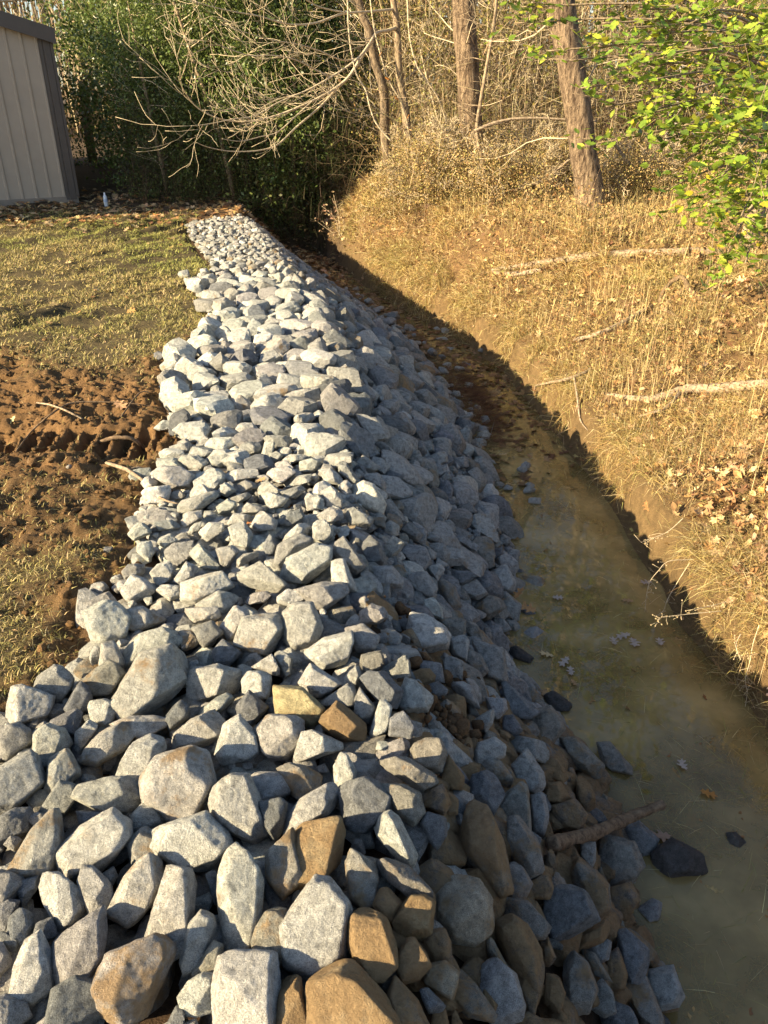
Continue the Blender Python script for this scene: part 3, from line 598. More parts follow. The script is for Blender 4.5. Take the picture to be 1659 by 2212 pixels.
def hull2(P):
    P = sorted(map(tuple, P))
    def half(P):
        h = []
        for p in P:
            while len(h) > 1 and (h[-1][0]-h[-2][0])*(p[1]-h[-2][1])-(h[-1][1]-h[-2][1])*(p[0]-h[-2][0]) <= 0: h.pop()
            h.append(p)
        return h
    a = half(P); b = half(P[::-1]); return np.array(a[:-1]+b[:-1])
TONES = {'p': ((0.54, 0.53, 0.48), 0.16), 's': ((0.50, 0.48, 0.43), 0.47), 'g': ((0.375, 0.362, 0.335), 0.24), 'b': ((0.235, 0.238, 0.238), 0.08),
         'h': ((0.31, 0.29, 0.25), 0.52), 't': ((0.40, 0.34, 0.26), 0.66), 'm': ((0.26, 0.21, 0.16), 0.78), 'o': ((0.50, 0.38, 0.22), 0.74), 'd': ((0.11, 0.10, 0.09), 0.3), 'w': ((0.66, 0.64, 0.55), 0.0), 'y': ((0.46, 0.38, 0.22), 0.45)}
WORD = {'p': 'pale grey', 's': 'pale brown-stained', 'g': 'mid grey', 'b': 'blue-grey', 'h': 'grey half-muddy', 't': 'tan', 'm': 'brown mud-coated', 'o': 'ochre', 'd': 'dark wet', 'w': 'white', 'y': 'yellowish'}
def surf_hit(u, v, lift=0.0):
    d = ray(u, v); Q = np.arange(0.5, 40, 0.01)[:, None]*d+np.array([0, 0, CH])
    i = int(np.argmax(Q[:, 2] < np.maximum(base_z(Q[:, 0], Q[:, 1], False), WZ-0.02)+lift)); return Q[i]
CR = {'A': (0, 1296, .2604), 'B': (388.8, 1123, .2604), 'C': (777.7, 1123, .2604), 'D': (0, 1736.8, .2604), 'E': (388.8, 1555.2, .2865), 'F': (777.7, 1555.2, .2865),
      'G': (1036.9, 1736.8, .2865), 'H': (259.2, 907.2, .2604), 'J': (414.7, 1900.8, .25), 'K': (777.7, 1900.8, .2083), 'L': (648, 820.8, .3125), 'M': (777.7, 1555.2, .5314)}
rocks = []   # dicts: V,F,c (centre), tone, col, mud, u, v, area, label, short
g = np.random.default_rng(5)
for li, line in enumerate(ROCKS.strip().split('\n')):
    parts = line.split('|'); tk = parts[0].split(); tone, crop = tk[0], tk[1]; x0, y0, s = CR[crop]
    P = np.array([[float(a) for a in q.split(',')] for q in tk[2:]])*s+[x0, y0]
    H = hull2(P); c2 = (H.min(0)+H.max(0))/2*0.5+H.mean(0)*0.5
    wpx, hpx = H.max(0)-H.min(0); size_px = math.sqrt(wpx*hpx)
    c = surf_hit(c2[0], c2[1]+0.10*hpx, 0.012 if tone not in 'd' else 0.01)
    f = np.array([0, 0, CH])-c; dist = np.linalg.norm(f); f /= dist
    r_ = np.cross([0, 0, 1], f); r_ /= np.linalg.norm(r_); u_ = np.cross(f, r_)
    dep = ray(c2[0], c2[1]); mpp = (c[1]/dep[1])/FPX        # metres per picture unit at the centre
    # re-centre on the picture position at that depth
    c = dep*(c[1]/dep[1])+np.array([0, 0, CH])
    Q = (H-c2)*mpp*1.10; Q = np.stack([Q[:, 0], -Q[:, 1]], -1)        # r_, u_ coordinates
    size = size_px*mpp; th = 0.46*min(min(wpx, hpx)*mpp*1.15, size)
    pl = []; k = len(Q)
    if np.sum(Q[:, 0]*np.roll(Q[:, 1], -1)-np.roll(Q[:, 0], -1)*Q[:, 1]) < 0: Q = Q[::-1]
    for i in range(k):
        a, b = Q[i], Q[(i+1) % k]; e = b-a; n2 = np.array([e[1], -e[0]])
        if np.linalg.norm(n2) < 0.06*size: continue
        n2 /= np.linalg.norm(n2); d = max(n2@a, 0.12*size)
        for tilt in (g.uniform(0.05, 0.5), -g.uniform(0.1, 0.5)):
            nn = n2[0]*r_+n2[1]*u_+tilt*f; L = np.linalg.norm(nn); pl.append((nn/L, d/L))
    up = np.array([0, 0, 1.0]); nc = 2+int(g.random()*2)
    ang = g.random()*6.28
    for i in range(nc):
        an = ang+i*6.28/nc+g.normal()*0.4; tl = g.uniform(0.3, 0.85) if i else g.uniform(0.05, 0.3)
        nn = f+0.25*up+tl*(math.cos(an)*r_+math.sin(an)*u_); nn /= np.linalg.norm(nn); pl.append((nn, th*(g.uniform(0.85, 1.1) if i else g.uniform(0.70, 0.85))))
    pl.append((-f, th*1.3))
    for i in range(3):      # knocked-off corners
        nn = g.normal(size=3); nn /= np.linalg.norm(nn)
        if nn@f < -0.2: nn = -nn
        lim = min(d/max(nn@m_, 1e-3) for m_, d in pl); pl.append((nn, lim*g.uniform(0.86, 0.97)))
    V, F = polytope(pl, 5 if size_px > 75 else 4, 100+li*7, size, p=g.choice([60, 100, 160]))
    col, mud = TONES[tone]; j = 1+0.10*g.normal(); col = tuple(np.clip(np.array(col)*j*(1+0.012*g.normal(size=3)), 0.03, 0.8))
    rocks.append(dict(V=V, F=F, c=c, tone=tone, col=col, mud=float(np.clip(mud+0.08*g.normal(), 0, 1)), u=c2[0], v=c2[1], area=wpx*hpx, size=size, asp=wpx/hpx,
                      label=parts[1].strip() if len(parts) > 1 else None, short=parts[2].strip() if len(parts) > 2 else None, hand=True))
# --- the rest of the riprap: dart throwing over the strip, an upper and a lower layer
PROTO = {}
for sub in (2, 3):
    PROTO[sub] = []
    for i in range(26):
        gg = np.random.default_rng(900+i); pl = []
        for q in range(11):
            nn = gg.normal(size=3); nn /= np.linalg.norm(nn); pl.append((nn, gg.uniform(0.30, 0.52)))
        for ax in range(3):
            for sg in (1, -1):
                nn = np.zeros(3); nn[ax] = sg; nn += gg.normal(size=3)*0.15; nn /= np.linalg.norm(nn); pl.append((nn, gg.uniform(0.45, 0.56)))
        PROTO[sub].append(polytope(pl, sub, 900+i*5, 1.0, p=34))
HULL = []
for i in range(40):
    gg = np.random.default_rng(3000+i); bm = bmesh.new()
    Pn = gg.normal(size=(15, 3)); Pn /= np.linalg.norm(Pn, axis=1)[:, None]; Pn *= gg.uniform(.40, .56, (15, 1))
    vs = [bm.verts.new(p) for p in Pn]; bmesh.ops.convex_hull(bm, input=vs); bmesh.ops.delete(bm, geom=[v for v in bm.verts if not v.link_faces], context='VERTS')
    bmesh.ops.bevel(bm, geom=list(bm.edges), offset=.035, segments=1, affect='EDGES', profile=.5); bmesh.ops.triangulate(bm, faces=bm.faces); bm.verts.index_update()
    HULL.append((np.array([v.co[:] for v in bm.verts]), np.array([[v.index for v in f.verts] for f in bm.faces]))); bm.free()
def rock_z(x, y): return base_z(np.array([x]), np.array([y]), False)[0]
cell = 0.14; grid = {}
def near_ok(p, r, layer, k):
    a, b = int(p[0]//cell), int(p[1]//cell); n = 2
    for i in range(a-n, a+n+1):
        for j in range(b-n, b+n+1):
            for q, s in grid.get((layer, i, j), ()):
                if (p[0]-q[0])**2+(p[1]-q[1])**2+(p[2]-q[2])**2 < (k*(r+s))**2: return False
    return True
def put(p, r, layer): grid.setdefault((layer, int(p[0]//cell), int(p[1]//cell)), []).append((p, r))
for rk in rocks: put(rk['c'], rk['size']*0.46, 0); put(rk['c'], rk['size']*0.36, 2)
fill = []
g = np.random.default_rng(21)
def throw(layer, n, smin, smax, k, dz):
    ys = 0.25+13.0*g.random(n)**1.25 if layer else 0.25+12.9*g.random(n)**1.1; ss = np.sort(smin+(smax-smin)*g.random(n)**2.2)[::-1]
    xl = I(ys, TL); xt = I(ys, TT); xt = xt+0.16*fbm(ys, ys*0+1.7, 3.5, 3, 66)-0.03; xs = xl+(xt-xl)*g.random(n)*1.03+0.02
    zs = base_z(xs, ys, False)
    for i in range(n):
        s = ss[i]*(1.1 if ys[i] < 2.5 else (1.0 if ys[i] < 7.9 else max(0.55, 1-(ys[i]-7.9)*0.35))); p = np.array([xs[i], ys[i], zs[i]+(dz-(0.5 if layer == 0 and ys[i] < 3.2 else 0))*s])
        if ys[i] > 11.2 and ((ys[i]-11.2)/1.35)**2+((xs[i]-(xl[i]+xt[i])/2)/((xt[i]-xl[i])/2))**2 > 1+0.5*g.normal()*0.4: continue
        if layer == 2 and ys[i] < 3.0 and g.random() < 0.75: continue
        if layer == 0 and ys[i] < 3.3 and xs[i] > xl[i]: 
            if not near_ok(p, s*0.5, 0, 0.92): continue
        if not near_ok(p, s*0.5, layer, k): continue
        put(p, s*0.5, layer); fill.append((p, s, layer))
throw(0, 34000, 0.066, 0.215, 0.86, 0.08)
throw(1, 15000, 0.07, 0.15, 0.80, -0.42)
throw(2, 14000, 0.035, 0.075, 0.85, -0.25)
# stray stones that rolled out on the mud shelf and onto the grass
strays = [(840, 700, 24), (850, 690, 22), (845, 725, 30), (883, 712, 20), (945, 716, 18), (965, 717, 18), (955, 742, 22), (933, 770, 26), (972, 765, 22), (1005, 772, 26), (1010, 805, 30),
          (880, 775, 24), (765, 632, 18), (1030, 885, 16), (1000, 905, 22), (795, 655, 16), (1012, 905, 20), (1014, 940, 14), (700, 600, 14), (820, 670, 16), (400, 600, 26), (345, 775, 20), (365, 790, 22), (235, 1190, 20), (150, 1010, 9), (560, 470, 10), (900, 745, 16), (930, 735, 12), (1040, 760, 14)]
for (u, v, px) in strays:
    d = ray(u, v); T = np.arange(1, 30, 0.01); Q = T[:, None]*d; t = T[int(np.argmax(Q[:, 2]+CH < ground_z(Q[:, 0], Q[:, 1])))]; q = d*t
    s = px*1.45*t/FPX; fill.append((np.array([q[0], q[1], q[2]+CH+0.15*s]), s, 3))
fr = []
for i in range(90):
    y = 4.8+6.8*g.random(); x = I(y, TT)+(I(y, TR)-I(y, TT))*(0.02+0.5*g.random()**1.8); s = (0.05+0.09*g.random()**2); fill.append((np.array([x, y, max(float(ground_z(x, y)), WZ-.01)+0.12*s]), s, 3))
for i, (p, s, layer) in enumerate(fill):
    u, v, dep = proj(p)
    if dep < 0.3: continue
    px = s/dep*FPX; t = (p[0]-I(p[1], TC)); low = 1 if t > 0.25 else 0; q = g.random()
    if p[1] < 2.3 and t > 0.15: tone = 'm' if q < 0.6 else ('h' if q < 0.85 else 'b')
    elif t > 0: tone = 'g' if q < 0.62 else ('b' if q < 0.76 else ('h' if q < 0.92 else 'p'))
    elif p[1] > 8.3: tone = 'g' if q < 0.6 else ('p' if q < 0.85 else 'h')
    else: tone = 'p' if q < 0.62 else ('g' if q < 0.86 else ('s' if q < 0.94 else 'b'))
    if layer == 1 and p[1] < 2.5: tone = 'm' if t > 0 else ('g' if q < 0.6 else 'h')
    sub = 3 if px > 26 else 2
    V, F = PROTO[3][int(g.random()*26)] if px > 44 else HULL[int(g.random()*40)]
    E = Euler((g.random()*6.28, g.random()*6.28, g.random()*6.28)).to_matrix(); A = np.array(E)
    V = (V@A.T)*np.array([g.uniform(0.9, 1.25), g.uniform(0.85, 1.15), g.uniform(0.6, 0.85)])*s; a2 = g.random()*6.28; ca, sa = math.cos(a2), math.sin(a2)
    if layer != 3 and t > 0 and p[0] < I(p[1], TT)+0.05:   # lie along the slope
        th = 0.6; Vx = V[:, 0]*math.cos(th)+V[:, 2]*math.sin(th); Vz = -V[:, 0]*math.sin(th)+V[:, 2]*math.cos(th); V = np.stack([Vx, V[:, 1], Vz], -1)
    else: V = np.stack([V[:, 0]*ca-V[:, 1]*sa, V[:, 0]*sa+V[:, 1]*ca, V[:, 2]], -1)
    col, mud = TONES[tone]; j = 1+0.13*g.normal(); col = tuple(np.clip(np.array(col)*j*(1+0.012*g.normal(size=3)), 0.03, 0.8))
    inf = -20 < u < 1680 and -20 < v < 2230
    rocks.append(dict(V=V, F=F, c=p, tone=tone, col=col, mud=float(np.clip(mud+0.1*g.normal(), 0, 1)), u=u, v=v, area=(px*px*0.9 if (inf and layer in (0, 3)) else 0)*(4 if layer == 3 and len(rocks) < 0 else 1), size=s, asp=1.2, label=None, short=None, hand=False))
order = sorted(range(len(rocks)), key=lambda i: -rocks[i]['area']*(3 if rocks[i]['label'] else 1)); solo = set(order[:300])
LM = [(r['short'], r['u'], r['v']) for i, r in enumerate(rocks) if r['short'] and i in solo]
LM += [('pointed wooden stake', 628, 545), ('pine straw mat', 1040, 850), ('clay clods on the slope', 960, 1530), ('brown stick by the water', 1310, 1790), ('cleat prints in the clay', 250, 960)]
used = set(r['label'] for i, r in enumerate(rocks) if r['label'] and i in solo)
def shape_word(r):
    a = r['asp']; return 'long' if a > 1.7 else ('upright' if a < 0.72 else ('flat' if a > 1.35 else 'blocky'))
sol = [rocks[i] for i in sorted(solo)]
for r in sol:
    if r['label']: continue
    near = sorted(LM, key=lambda l: math.hypot(l[1]-r['u'], l[2]-r['v']))
    szw = 'big ' if r['area'] > 9000 else ('small ' if r['area'] < 1400 else '')
    for dup_ in range(7):
        l = near[dup_]; du, dv = r['u']-l[1], r['v']-l[2]
        ax = 'right of' if du > abs(dv)*1.0 else ('left of' if -du > abs(dv) else ('below' if dv > 0 else 'above'))
        n_ = 1+sum(1 for q in sol if q is not r and q['tone'] == r['tone'] and math.hypot(q['u']-l[1], q['v']-l[2]) < math.hypot(du, dv) and
                   (('right of' if q['u']-l[1] > abs(q['v']-l[2]) else ('left of' if -(q['u']-l[1]) > abs(q['v']-l[2]) else ('below' if q['v'] > l[2] else 'above'))) == ax))
        if n_ > 5: continue
        lab = f"{['nearest','second','third','fourth','fifth'][n_-1]} {WORD[r['tone']]} rock {ax} the {l[0]}"; lab2 = f"{szw}{shape_word(r)} {WORD[r['tone']]} rock, {['nearest','second','third','fourth','fifth'][n_-1]} such {ax} the {l[0]}"
        lab2 = f"{szw}{shape_word(r)} {WORD[r['tone']]} rock {ax} the {l[0]}" if n_ == 1 else lab
        if lab2 not in used and len(lab2.split()) <= 16: r['label'] = lab2; used.add(lab2); break
    else: r['label'] = 'grey angular riprap rock among its like on the sunlit far part of the pile'
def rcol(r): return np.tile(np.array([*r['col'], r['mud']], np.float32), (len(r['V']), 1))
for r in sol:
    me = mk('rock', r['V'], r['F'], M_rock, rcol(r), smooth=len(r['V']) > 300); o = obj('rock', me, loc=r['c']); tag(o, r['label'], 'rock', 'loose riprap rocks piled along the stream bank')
rest = [rocks[i] for i in range(len(rocks)) if i not in solo]
off = 0; VV = []; FF = []; CC = []
for r in rest:
    VV.append(r['V']+r['c']); FF.append(r['F']+off); CC.append(rcol(r)); off += len(r['V'])
tag(obj('small_rocks', mk('small_rocks', np.concatenate(VV), np.concatenate(FF), M_rock, np.concatenate(CC), False)), 'small grey broken stones filling the riprap bank between the larger rocks', 'rocks', kind='stuff')
print('rocks', len(rocks), 'verts', off)
# ------------------------------------------------------------ blades, litter
def pts(n, f, box, dens=None):
    """n accepted random points in box with acceptance probability f(x,y)"""
    xs = []; ys = []; c = 0
    for _ in range(60):
        k = max(2000, int(n*1.5)); x = box[0]+(box[1]-box[0])*rng.random(k); y = box[2]+(box[3]-box[2])*rng.random(k)
        m = rng.random(k) < f(x, y); xs.append(x[m]); ys.append(y[m]); c += m.sum()
        if c >= n: break
    return np.concatenate(xs)[:n], np.concatenate(ys)[:n]
def vis(x, y, z, mg=60):
    dep = y*CP-(z-CH)*SP; u = 829.5+FPX*x/np.maximum(dep, .1); v = 1106-FPX*(y*SP+(z-CH)*CP)/np.maximum(dep, .1)
    return (dep > .3) & (u > -mg) & (u < 1659+mg) & (v > -mg) & (v < 2212+mg)
def blades(B, az, lean, L, W, cols, bend=0.5):
    """B (n,3) bases; az, lean, L, W (n,); cols (n,3). Two-segment tapered blades."""
    n = len(B); h = np.stack([np.cos(az), np.sin(az), az*0], -1); side = np.stack([-np.sin(az), np.cos(az), az*0], -1)
    tw = rng.random(n)*6.28; side = side*np.cos(tw)[:, None]+np.cross(h, side)*np.sin(tw)[:, None]*0.6
    d1 = h*np.sin(lean)[:, None]+np.array([0, 0, 1.0])*np.cos(lean)[:, None]; l2 = lean+bend*(0.4+rng.random(n))
    d2 = h*np.sin(l2)[:, None]+np.array([0, 0, 1.0])*np.cos(l2)[:, None]
    M = B+d1*(L*0.55)[:, None]; T = M+d2*(L*0.5)[:, None]; w_ = side*W[:, None]*0.5
    V = np.stack([B-w_, B+w_, M-w_*0.8, M+w_*0.8, T], 1).reshape(-1, 3); o = (np.arange(n)*5)[:, None]
    Q = o+np.array([[0, 1, 3, 2]]); Tt = o+np.array([[2, 3, 4]])
    C = np.repeat(np.concatenate([cols, np.ones((n, 1))], -1), 5, 0); return V, Q, Tt, C
def pal(n, P, jit=0.12):
    P = np.array(P); c = P[rng.integers(0, len(P), n)]; return np.clip(c*(1+jit*rng.normal(size=(n, 1)))*(1+0.05*rng.normal(size=(n, 3))), 0.01, 0.9)
def stuff(name, parts, m, label, cat, smooth=False):
    V, Q, T, C = [], [], [], []; o = 0
    for v, q, t, c in parts: V.append(v); Q.append(q+o); T.append(t+o); C.append(c); o += len(v)
    return tag(obj(name, mk(name, np.concatenate(V), [np.concatenate(Q), np.concatenate(T)], m, np.concatenate(C), smooth)), label, cat, kind='stuff')
# lawn: short half-dead turf
def fl(x, y): return lawn_amt(x, y)*(1-0.93*mudness(x, y))*(0.08+0.92*sst(0.42, 0.66, vn(x, y, 4.5, 50)+0.3*vn(x, y, 14, 51)))*np.clip(1-(y-11.2)/3, 0.1, 1)
x, y = pts(230000, lambda a, b: fl(a, b)*np.clip(9/(b*b), 0.10, 1)**0.75, (-8.5, -0.9, 1.7, 14.5)); z = ground_z(x, y); k = vis(x, y, z); x, y, z = x[k], y[k], z[k]; n = len(x)
sc_ = np.clip(y/4, 0.9, 2.2)
cols = pal(n, [(0.42, 0.34, 0.13), (0.32, 0.28, 0.10), (0.50, 0.40, 0.19), (0.22, 0.19, 0.07), (0.54, 0.42, 0.22)]); gv = sst(0.4, 0.7, vn(x, y, 0.8, 77))[:, None]*sst(5, 8, y)[:, None]
cols = cols*(1-gv*0.5)+np.array([0.24, 0.30, 0.06])*gv*0.5
p1 = blades(np.stack([x, y, z-0.003], -1), rng.random(n)*6.28, rng.uniform(0.3, 1.35, n), rng.uniform(0.018, 0.045, n)*sc_**0.5, rng.uniform(0.003, 0.0055, n)*sc_, cols)
stuff('lawn_grass', [p1], M_grass, 'short olive and yellow turf left of the rock pile', 'grass')
# clay clods, roots and torn sods in the churned patch
g = np.random.default_rng(31); VV = []; FF = []; CC = []; off = 0
cx, cy = pts(9000, lambda a, b: np.clip(mudness(a, b)*1.1+0.03, 0, 1)*lawn_amt(a, b), (-4.3, -0.9, 1.9, 6.5)); cz = ground_z(cx, cy)
for i in range(len(cx)):
    V, F = HULL[int(g.random()*40)]; s = 0.006+0.040*g.random()**5; a2 = g.random()*6.28; Rm = np.array(Euler((g.random()*6, g.random()*6, a2)).to_matrix())
    V = (V@Rm.T)*np.array([1, 1, .7])*s+[cx[i], cy[i], cz[i]+s*0.1]; VV.append(V); FF.append(F+off); off += len(V)
    c = np.array([0.21, 0.12, 0.05])*(0.5+0.7*g.random()); CC.append(np.tile([*c, 1], (len(V), 1)))
for (u, v, n_) in ((950, 1535, 60), (1010, 1480, 30), (900, 1350, 25), (925, 1440, 40), (1060, 880, 25), (1000, 1580, 40)):    # clods lodged on the slope
    c0 = surf_hit(u, v, 0.0)
    for i in range(n_):
        V, F = PROTO[2][int(g.random()*26)]; s = 0.012+0.05*g.random()**3; q = c0+g.normal(size=3)*[0.05, 0.05, 0.0]; q[2] = base_z(np.array([q[0]]), np.array([q[1]]), False)[0]+g.normal()*0.01
        V = V*s+q; VV.append(V); FF.append(F+off); off += len(V); c = np.array([0.15, 0.085, 0.04])*(0.6+0.6*g.random()); CC.append(np.tile([*c, 1], (len(V), 1)))
tag(obj('clay_clods', mk('clay_clods', np.concatenate(VV), np.concatenate(FF), M_ground, np.concatenate(CC))), 'orange-brown clods of churned clay beside and between the rocks', 'soil', kind='stuff')
# ---- leaf shapes
OAK = np.array([(0, 0), (.06, .12), (.22, .16), (.13, .30), (.34, .42), (.36, .50), (.15, .50), (.12, .60), (.32, .74), (.27, .82), (.10, .78), (0, 1.0), (-.10, .80), (-.28, .84), (-.30, .75), (-.12, .62), (-.14, .51), (-.38, .52), (-.33, .43), (-.12, .32), (-.23, .17), (-.05, .12)])
OAK[:, 1] -= 0.5
DIA = np.array([(0, -.5), (.28, -.05), (.2, .25), (0, .5), (-.2, .25), (-.28, -.05)])
def leaf_set(C, size, cols, tilt=0.5, shape=OAK, curl=0.25):
    n = len(C); k = len(shape); az = rng.random(n)*6.28; ca, sa = np.cos(az), np.sin(az)
    e1 = np.stack([ca, sa, rng.normal(size=n)*tilt], -1); e1 /= np.linalg.norm(e1, axis=1)[:, None]
    e2 = np.stack([-sa, ca, rng.normal(size=n)*tilt], -1); e2 -= e1*np.sum(e1*e2, 1)[:, None]; e2 /= np.linalg.norm(e2, axis=1)[:, None]; e3 = np.cross(e1, e2)
    cu = curl*(rng.random(n)*1.6-0.4); skw = rng.normal(size=n)*0.25
    zz = (shape[None, :, 0]**2*2.2+shape[None, :, 1]**2*0.8)*cu[:, None]
    P = C[:, None, :]+size[:, None, None]*((shape[None, :, 0, None]+skw[:, None, None]*shape[None, :, 1, None]**2)*e1[:, None, :]*rng.uniform(.7, 1.1, n)[:, None, None]+shape[None, :, 1, None]*e2[:, None, :]+zz[:, :, None]*e3[:, None, :])
    # fan round a centre point
    V = np.concatenate([C[:, None, :], P], 1).reshape(-1, 3); o = (np.arange(n)*(k+1))[:, None, None]; i = np.arange(k)
    T = (o+np.stack([i*0, i+1, (i+1) % k+1], -1)[None]).reshape(-1, 3); Cc = np.repeat(np.concatenate([cols, np.ones((n, 1))], -1), k+1, 0)
    return V, np.zeros((0, 4), int), T, Cc
LP = [(0.40, 0.26, 0.13), (0.46, 0.32, 0.17), (0.30, 0.17, 0.08), (0.50, 0.37, 0.21), (0.22, 0.12, 0.06), (0.42, 0.23, 0.09)]
def bank(x, y): return sst(0.02, 0.25, x-I(y, TR))
# thatch of dry grass on the far bank
def fb(x, y): return bank(x, y)*(0.35+0.65*sst(0.32, 0.6, vn(x, y, 2.1, 60)+0.2*vn(x, y, 9, 61)))
x, y = pts(520000, lambda a, b: fb(a, b)*np.clip(10/(b*b), 0.16, 1)**0.8, (-1.6, 8.5, 0.9, 14.5)); z = ground_z(x, y); k = vis(x, y, z, 120); x, y, z = x[k], y[k], z[k]; n = len(x)
gold = [(0.50, 0.36, 0.14), (0.58, 0.44, 0.20), (0.38, 0.25, 0.10), (0.70, 0.57, 0.31), (0.24, 0.15, 0.065), (0.42, 0.34, 0.12)]
cols = pal(n, gold); gr = (sst(0.62, 0.8, vn(x, y, 1.3, 90))*0.3)[:, None]; cols = cols*(1-gr)+np.array([0.27, 0.27, 0.07])*gr
far = np.clip(y/5, 0.8, 2.4); L = rng.uniform(0.04, 0.14, n)*np.clip(y/6, 0.9, 1.5)*(0.35+1.5*vn(x, y, 3.5, 33)**1.5)
az = rng.random(n)*6.28; dn = rng.random(n) < 0.45; az = np.where(dn, math.pi+rng.normal(size=n)*0.7, az)
p1 = blades(np.stack([x, y, z-0.005], -1), az, rng.uniform(0.35, 1.5, n), L, rng.uniform(0.0025, 0.0055, n)*far, cols, 0.7)
# longer hanging tufts along the lip of the bank
m = 42000; y = 1.0+11*rng.random(m)**1.1; x = I(y, TR)+0.05+0.34*rng.random(m)**1.2; z = ground_z(x, y); cl = vn(x*0, y, 7, 70); k = (rng.random(m) < sst(0.35, 0.65, cl)) & vis(x, y, z, 120); x, y, z = x[k], y[k], z[k]; n = len(x)
p2 = blades(np.stack([x, y, z], -1), math.pi+rng.normal(size=n)*1.5, rng.uniform(0.2, 2.2, n), rng.uniform(0.07, 0.26, n), rng.uniform(0.0016, 0.0036, n)*np.clip(y/5, .8, 2), pal(n, gold+[(0.18, 0.11, 0.05), (0.22, 0.2, 0.07)], .2), 1.0)
# tall bleached stems
m = 3400; x, y = pts(m, lambda a, b: bank(a, b)*sst(0.45, 0.7, vn(a, b, 1.4, 55)), (0.4, 6, 1.2, 12)); z = ground_z(x, y); n = len(x)
p3 = blades(np.stack([x, y, z], -1), rng.random(n)*6.28, rng.uniform(0.0, 0.4, n), rng.uniform(0.2, 0.55, n), rng.uniform(0.0025, 0.0045, n), pal(n, [(0.62, 0.5, 0.26), (0.52, 0.4, 0.18)]), 0.35)
x, y = pts(52000, lambda a, b: bank(a, b)*sst(0.30, 0.62, vn(a, b, 1.7, 58)+.25*vn(a, b, 6, 59))*np.clip(22/(b*b), .35, 1), (-1.3, 7.5, 2.6, 13.6)); hgt = rng.random(len(x))*(0.05+0.38*sst(.35, .8, vn(x, y, 1.7, 58))*sst(4, 7.5, y)+0.06); z = ground_z(x, y)+hgt; n = len(x)
aa = rng.normal(size=(n, 3)); aa /= np.linalg.norm(aa, axis=1)[:, None]; bb = np.cross(aa, rng.normal(size=(n, 3))); bb /= np.linalg.norm(bb, axis=1)[:, None]; s_ = rng.uniform(.010, .034, n)[:, None]*np.clip(y/6, .7, 1.5)[:, None]; Cn = np.stack([x, y, z], -1)
p4 = (np.stack([Cn-aa*s_*.6, Cn+bb*s_*.3, Cn+aa*s_*.6, Cn-bb*s_*.3], 1).reshape(-1, 3), (np.arange(n)*4)[:, None]+np.array([[0, 1, 2, 3]]), np.zeros((0, 3), int), np.repeat(np.concatenate([pal(n, [(.36, .24, .10), (.27, .16, .07), (.44, .31, .14), (.20, .12, .055), (.32, .26, .10)], .2), np.ones((n, 1))], -1), 4, 0))
m = 22000; i = rng.integers(0, n, m); p5 = blades(np.stack([x[i], y[i], z[i]-hgt[i]], -1), rng.random(m)*6.28, rng.uniform(0, 1.2, m), hgt[i]+rng.uniform(.05, .2, m), rng.uniform(.002, .005, m), pal(m, [(.40, .28, .14), (.28, .17, .09), (.55, .43, .24)]), .4)
stuff('dry_grass', [p1, p2, p3, p4, p5], M_grass, 'golden dry grass thatch covering the right bank above the water', 'grass')
# fallen oak leaves: bank, wood edge, ditch bed, lawn edge
x, y = pts(20000, lambda a, b: bank(a, b)*(0.25+0.75*sst(0.35, 0.65, vn(a, b, 1.1, 81)))*np.clip(14/(b*b), 0.2, 1), (-1.2, 8, 1.0, 13.5)); z = ground_z(x, y)
hf = len(x)*2//5; L1 = np.stack([x, y, z+rng.uniform(0.0, 0.05, len(x))], -1); a1 = leaf_set(L1[:hf], rng.uniform(0.05, 0.11, hf), pal(hf, LP, 0.2), 0.8, OAK, 0.8)
a1b = leaf_set(L1[hf:], rng.uniform(0.02, 0.08, len(x)-hf), pal(len(x)-hf, LP, 0.25), 1.0, DIA, 1.2)
x, y = pts(4200, lambda a, b: sst(11.2, 12.4, b)*(1-sst(15, 17, b)), (-9, 1, 10.8, 17)); z = ground_z(x, y)
a2 = leaf_set(np.stack([x, y, z+rng.uniform(0.005, 0.03, len(x))], -1), rng.uniform(0.08, 0.15, len(x)), pal(len(x), LP), 0.35)
def ditch(a, b): t = (a-I(b, TT))/np.maximum(I(b, TR)-I(b, TT), .1); return ((t > 0) & (t < 1.05))*sst(4.5, 7.5, b)
x, y = pts(1500, ditch, (-3, 2, 4.5, 14)); z = ground_z(x, y)
a3 = leaf_set(np.stack([x, y, np.maximum(z, WZ)+0.006], -1), rng.uniform(0.06, 0.12, len(x)), pal(len(x), [(0.22, 0.12, 0.055), (0.16, 0.085, 0.04), (0.30, 0.18, 0.09)]), 0.25)
x, y = pts(170, lambda a, b: lawn_amt(a, b)*sst(0.5, 0.8, vn(a, b, 1, 85)), (-6, -1, 2.5, 12)); z = ground_z(x, y)
a4 = leaf_set(np.stack([x, y, z+0.012], -1), rng.uniform(0.05, 0.10, len(x)), pal(len(x), LP), 0.4)
stuff('leaf_litter', [a1, a1b, a2, a3, a4], M_litter, 'brown fallen oak leaves scattered over the banks and the ditch', 'leaves')
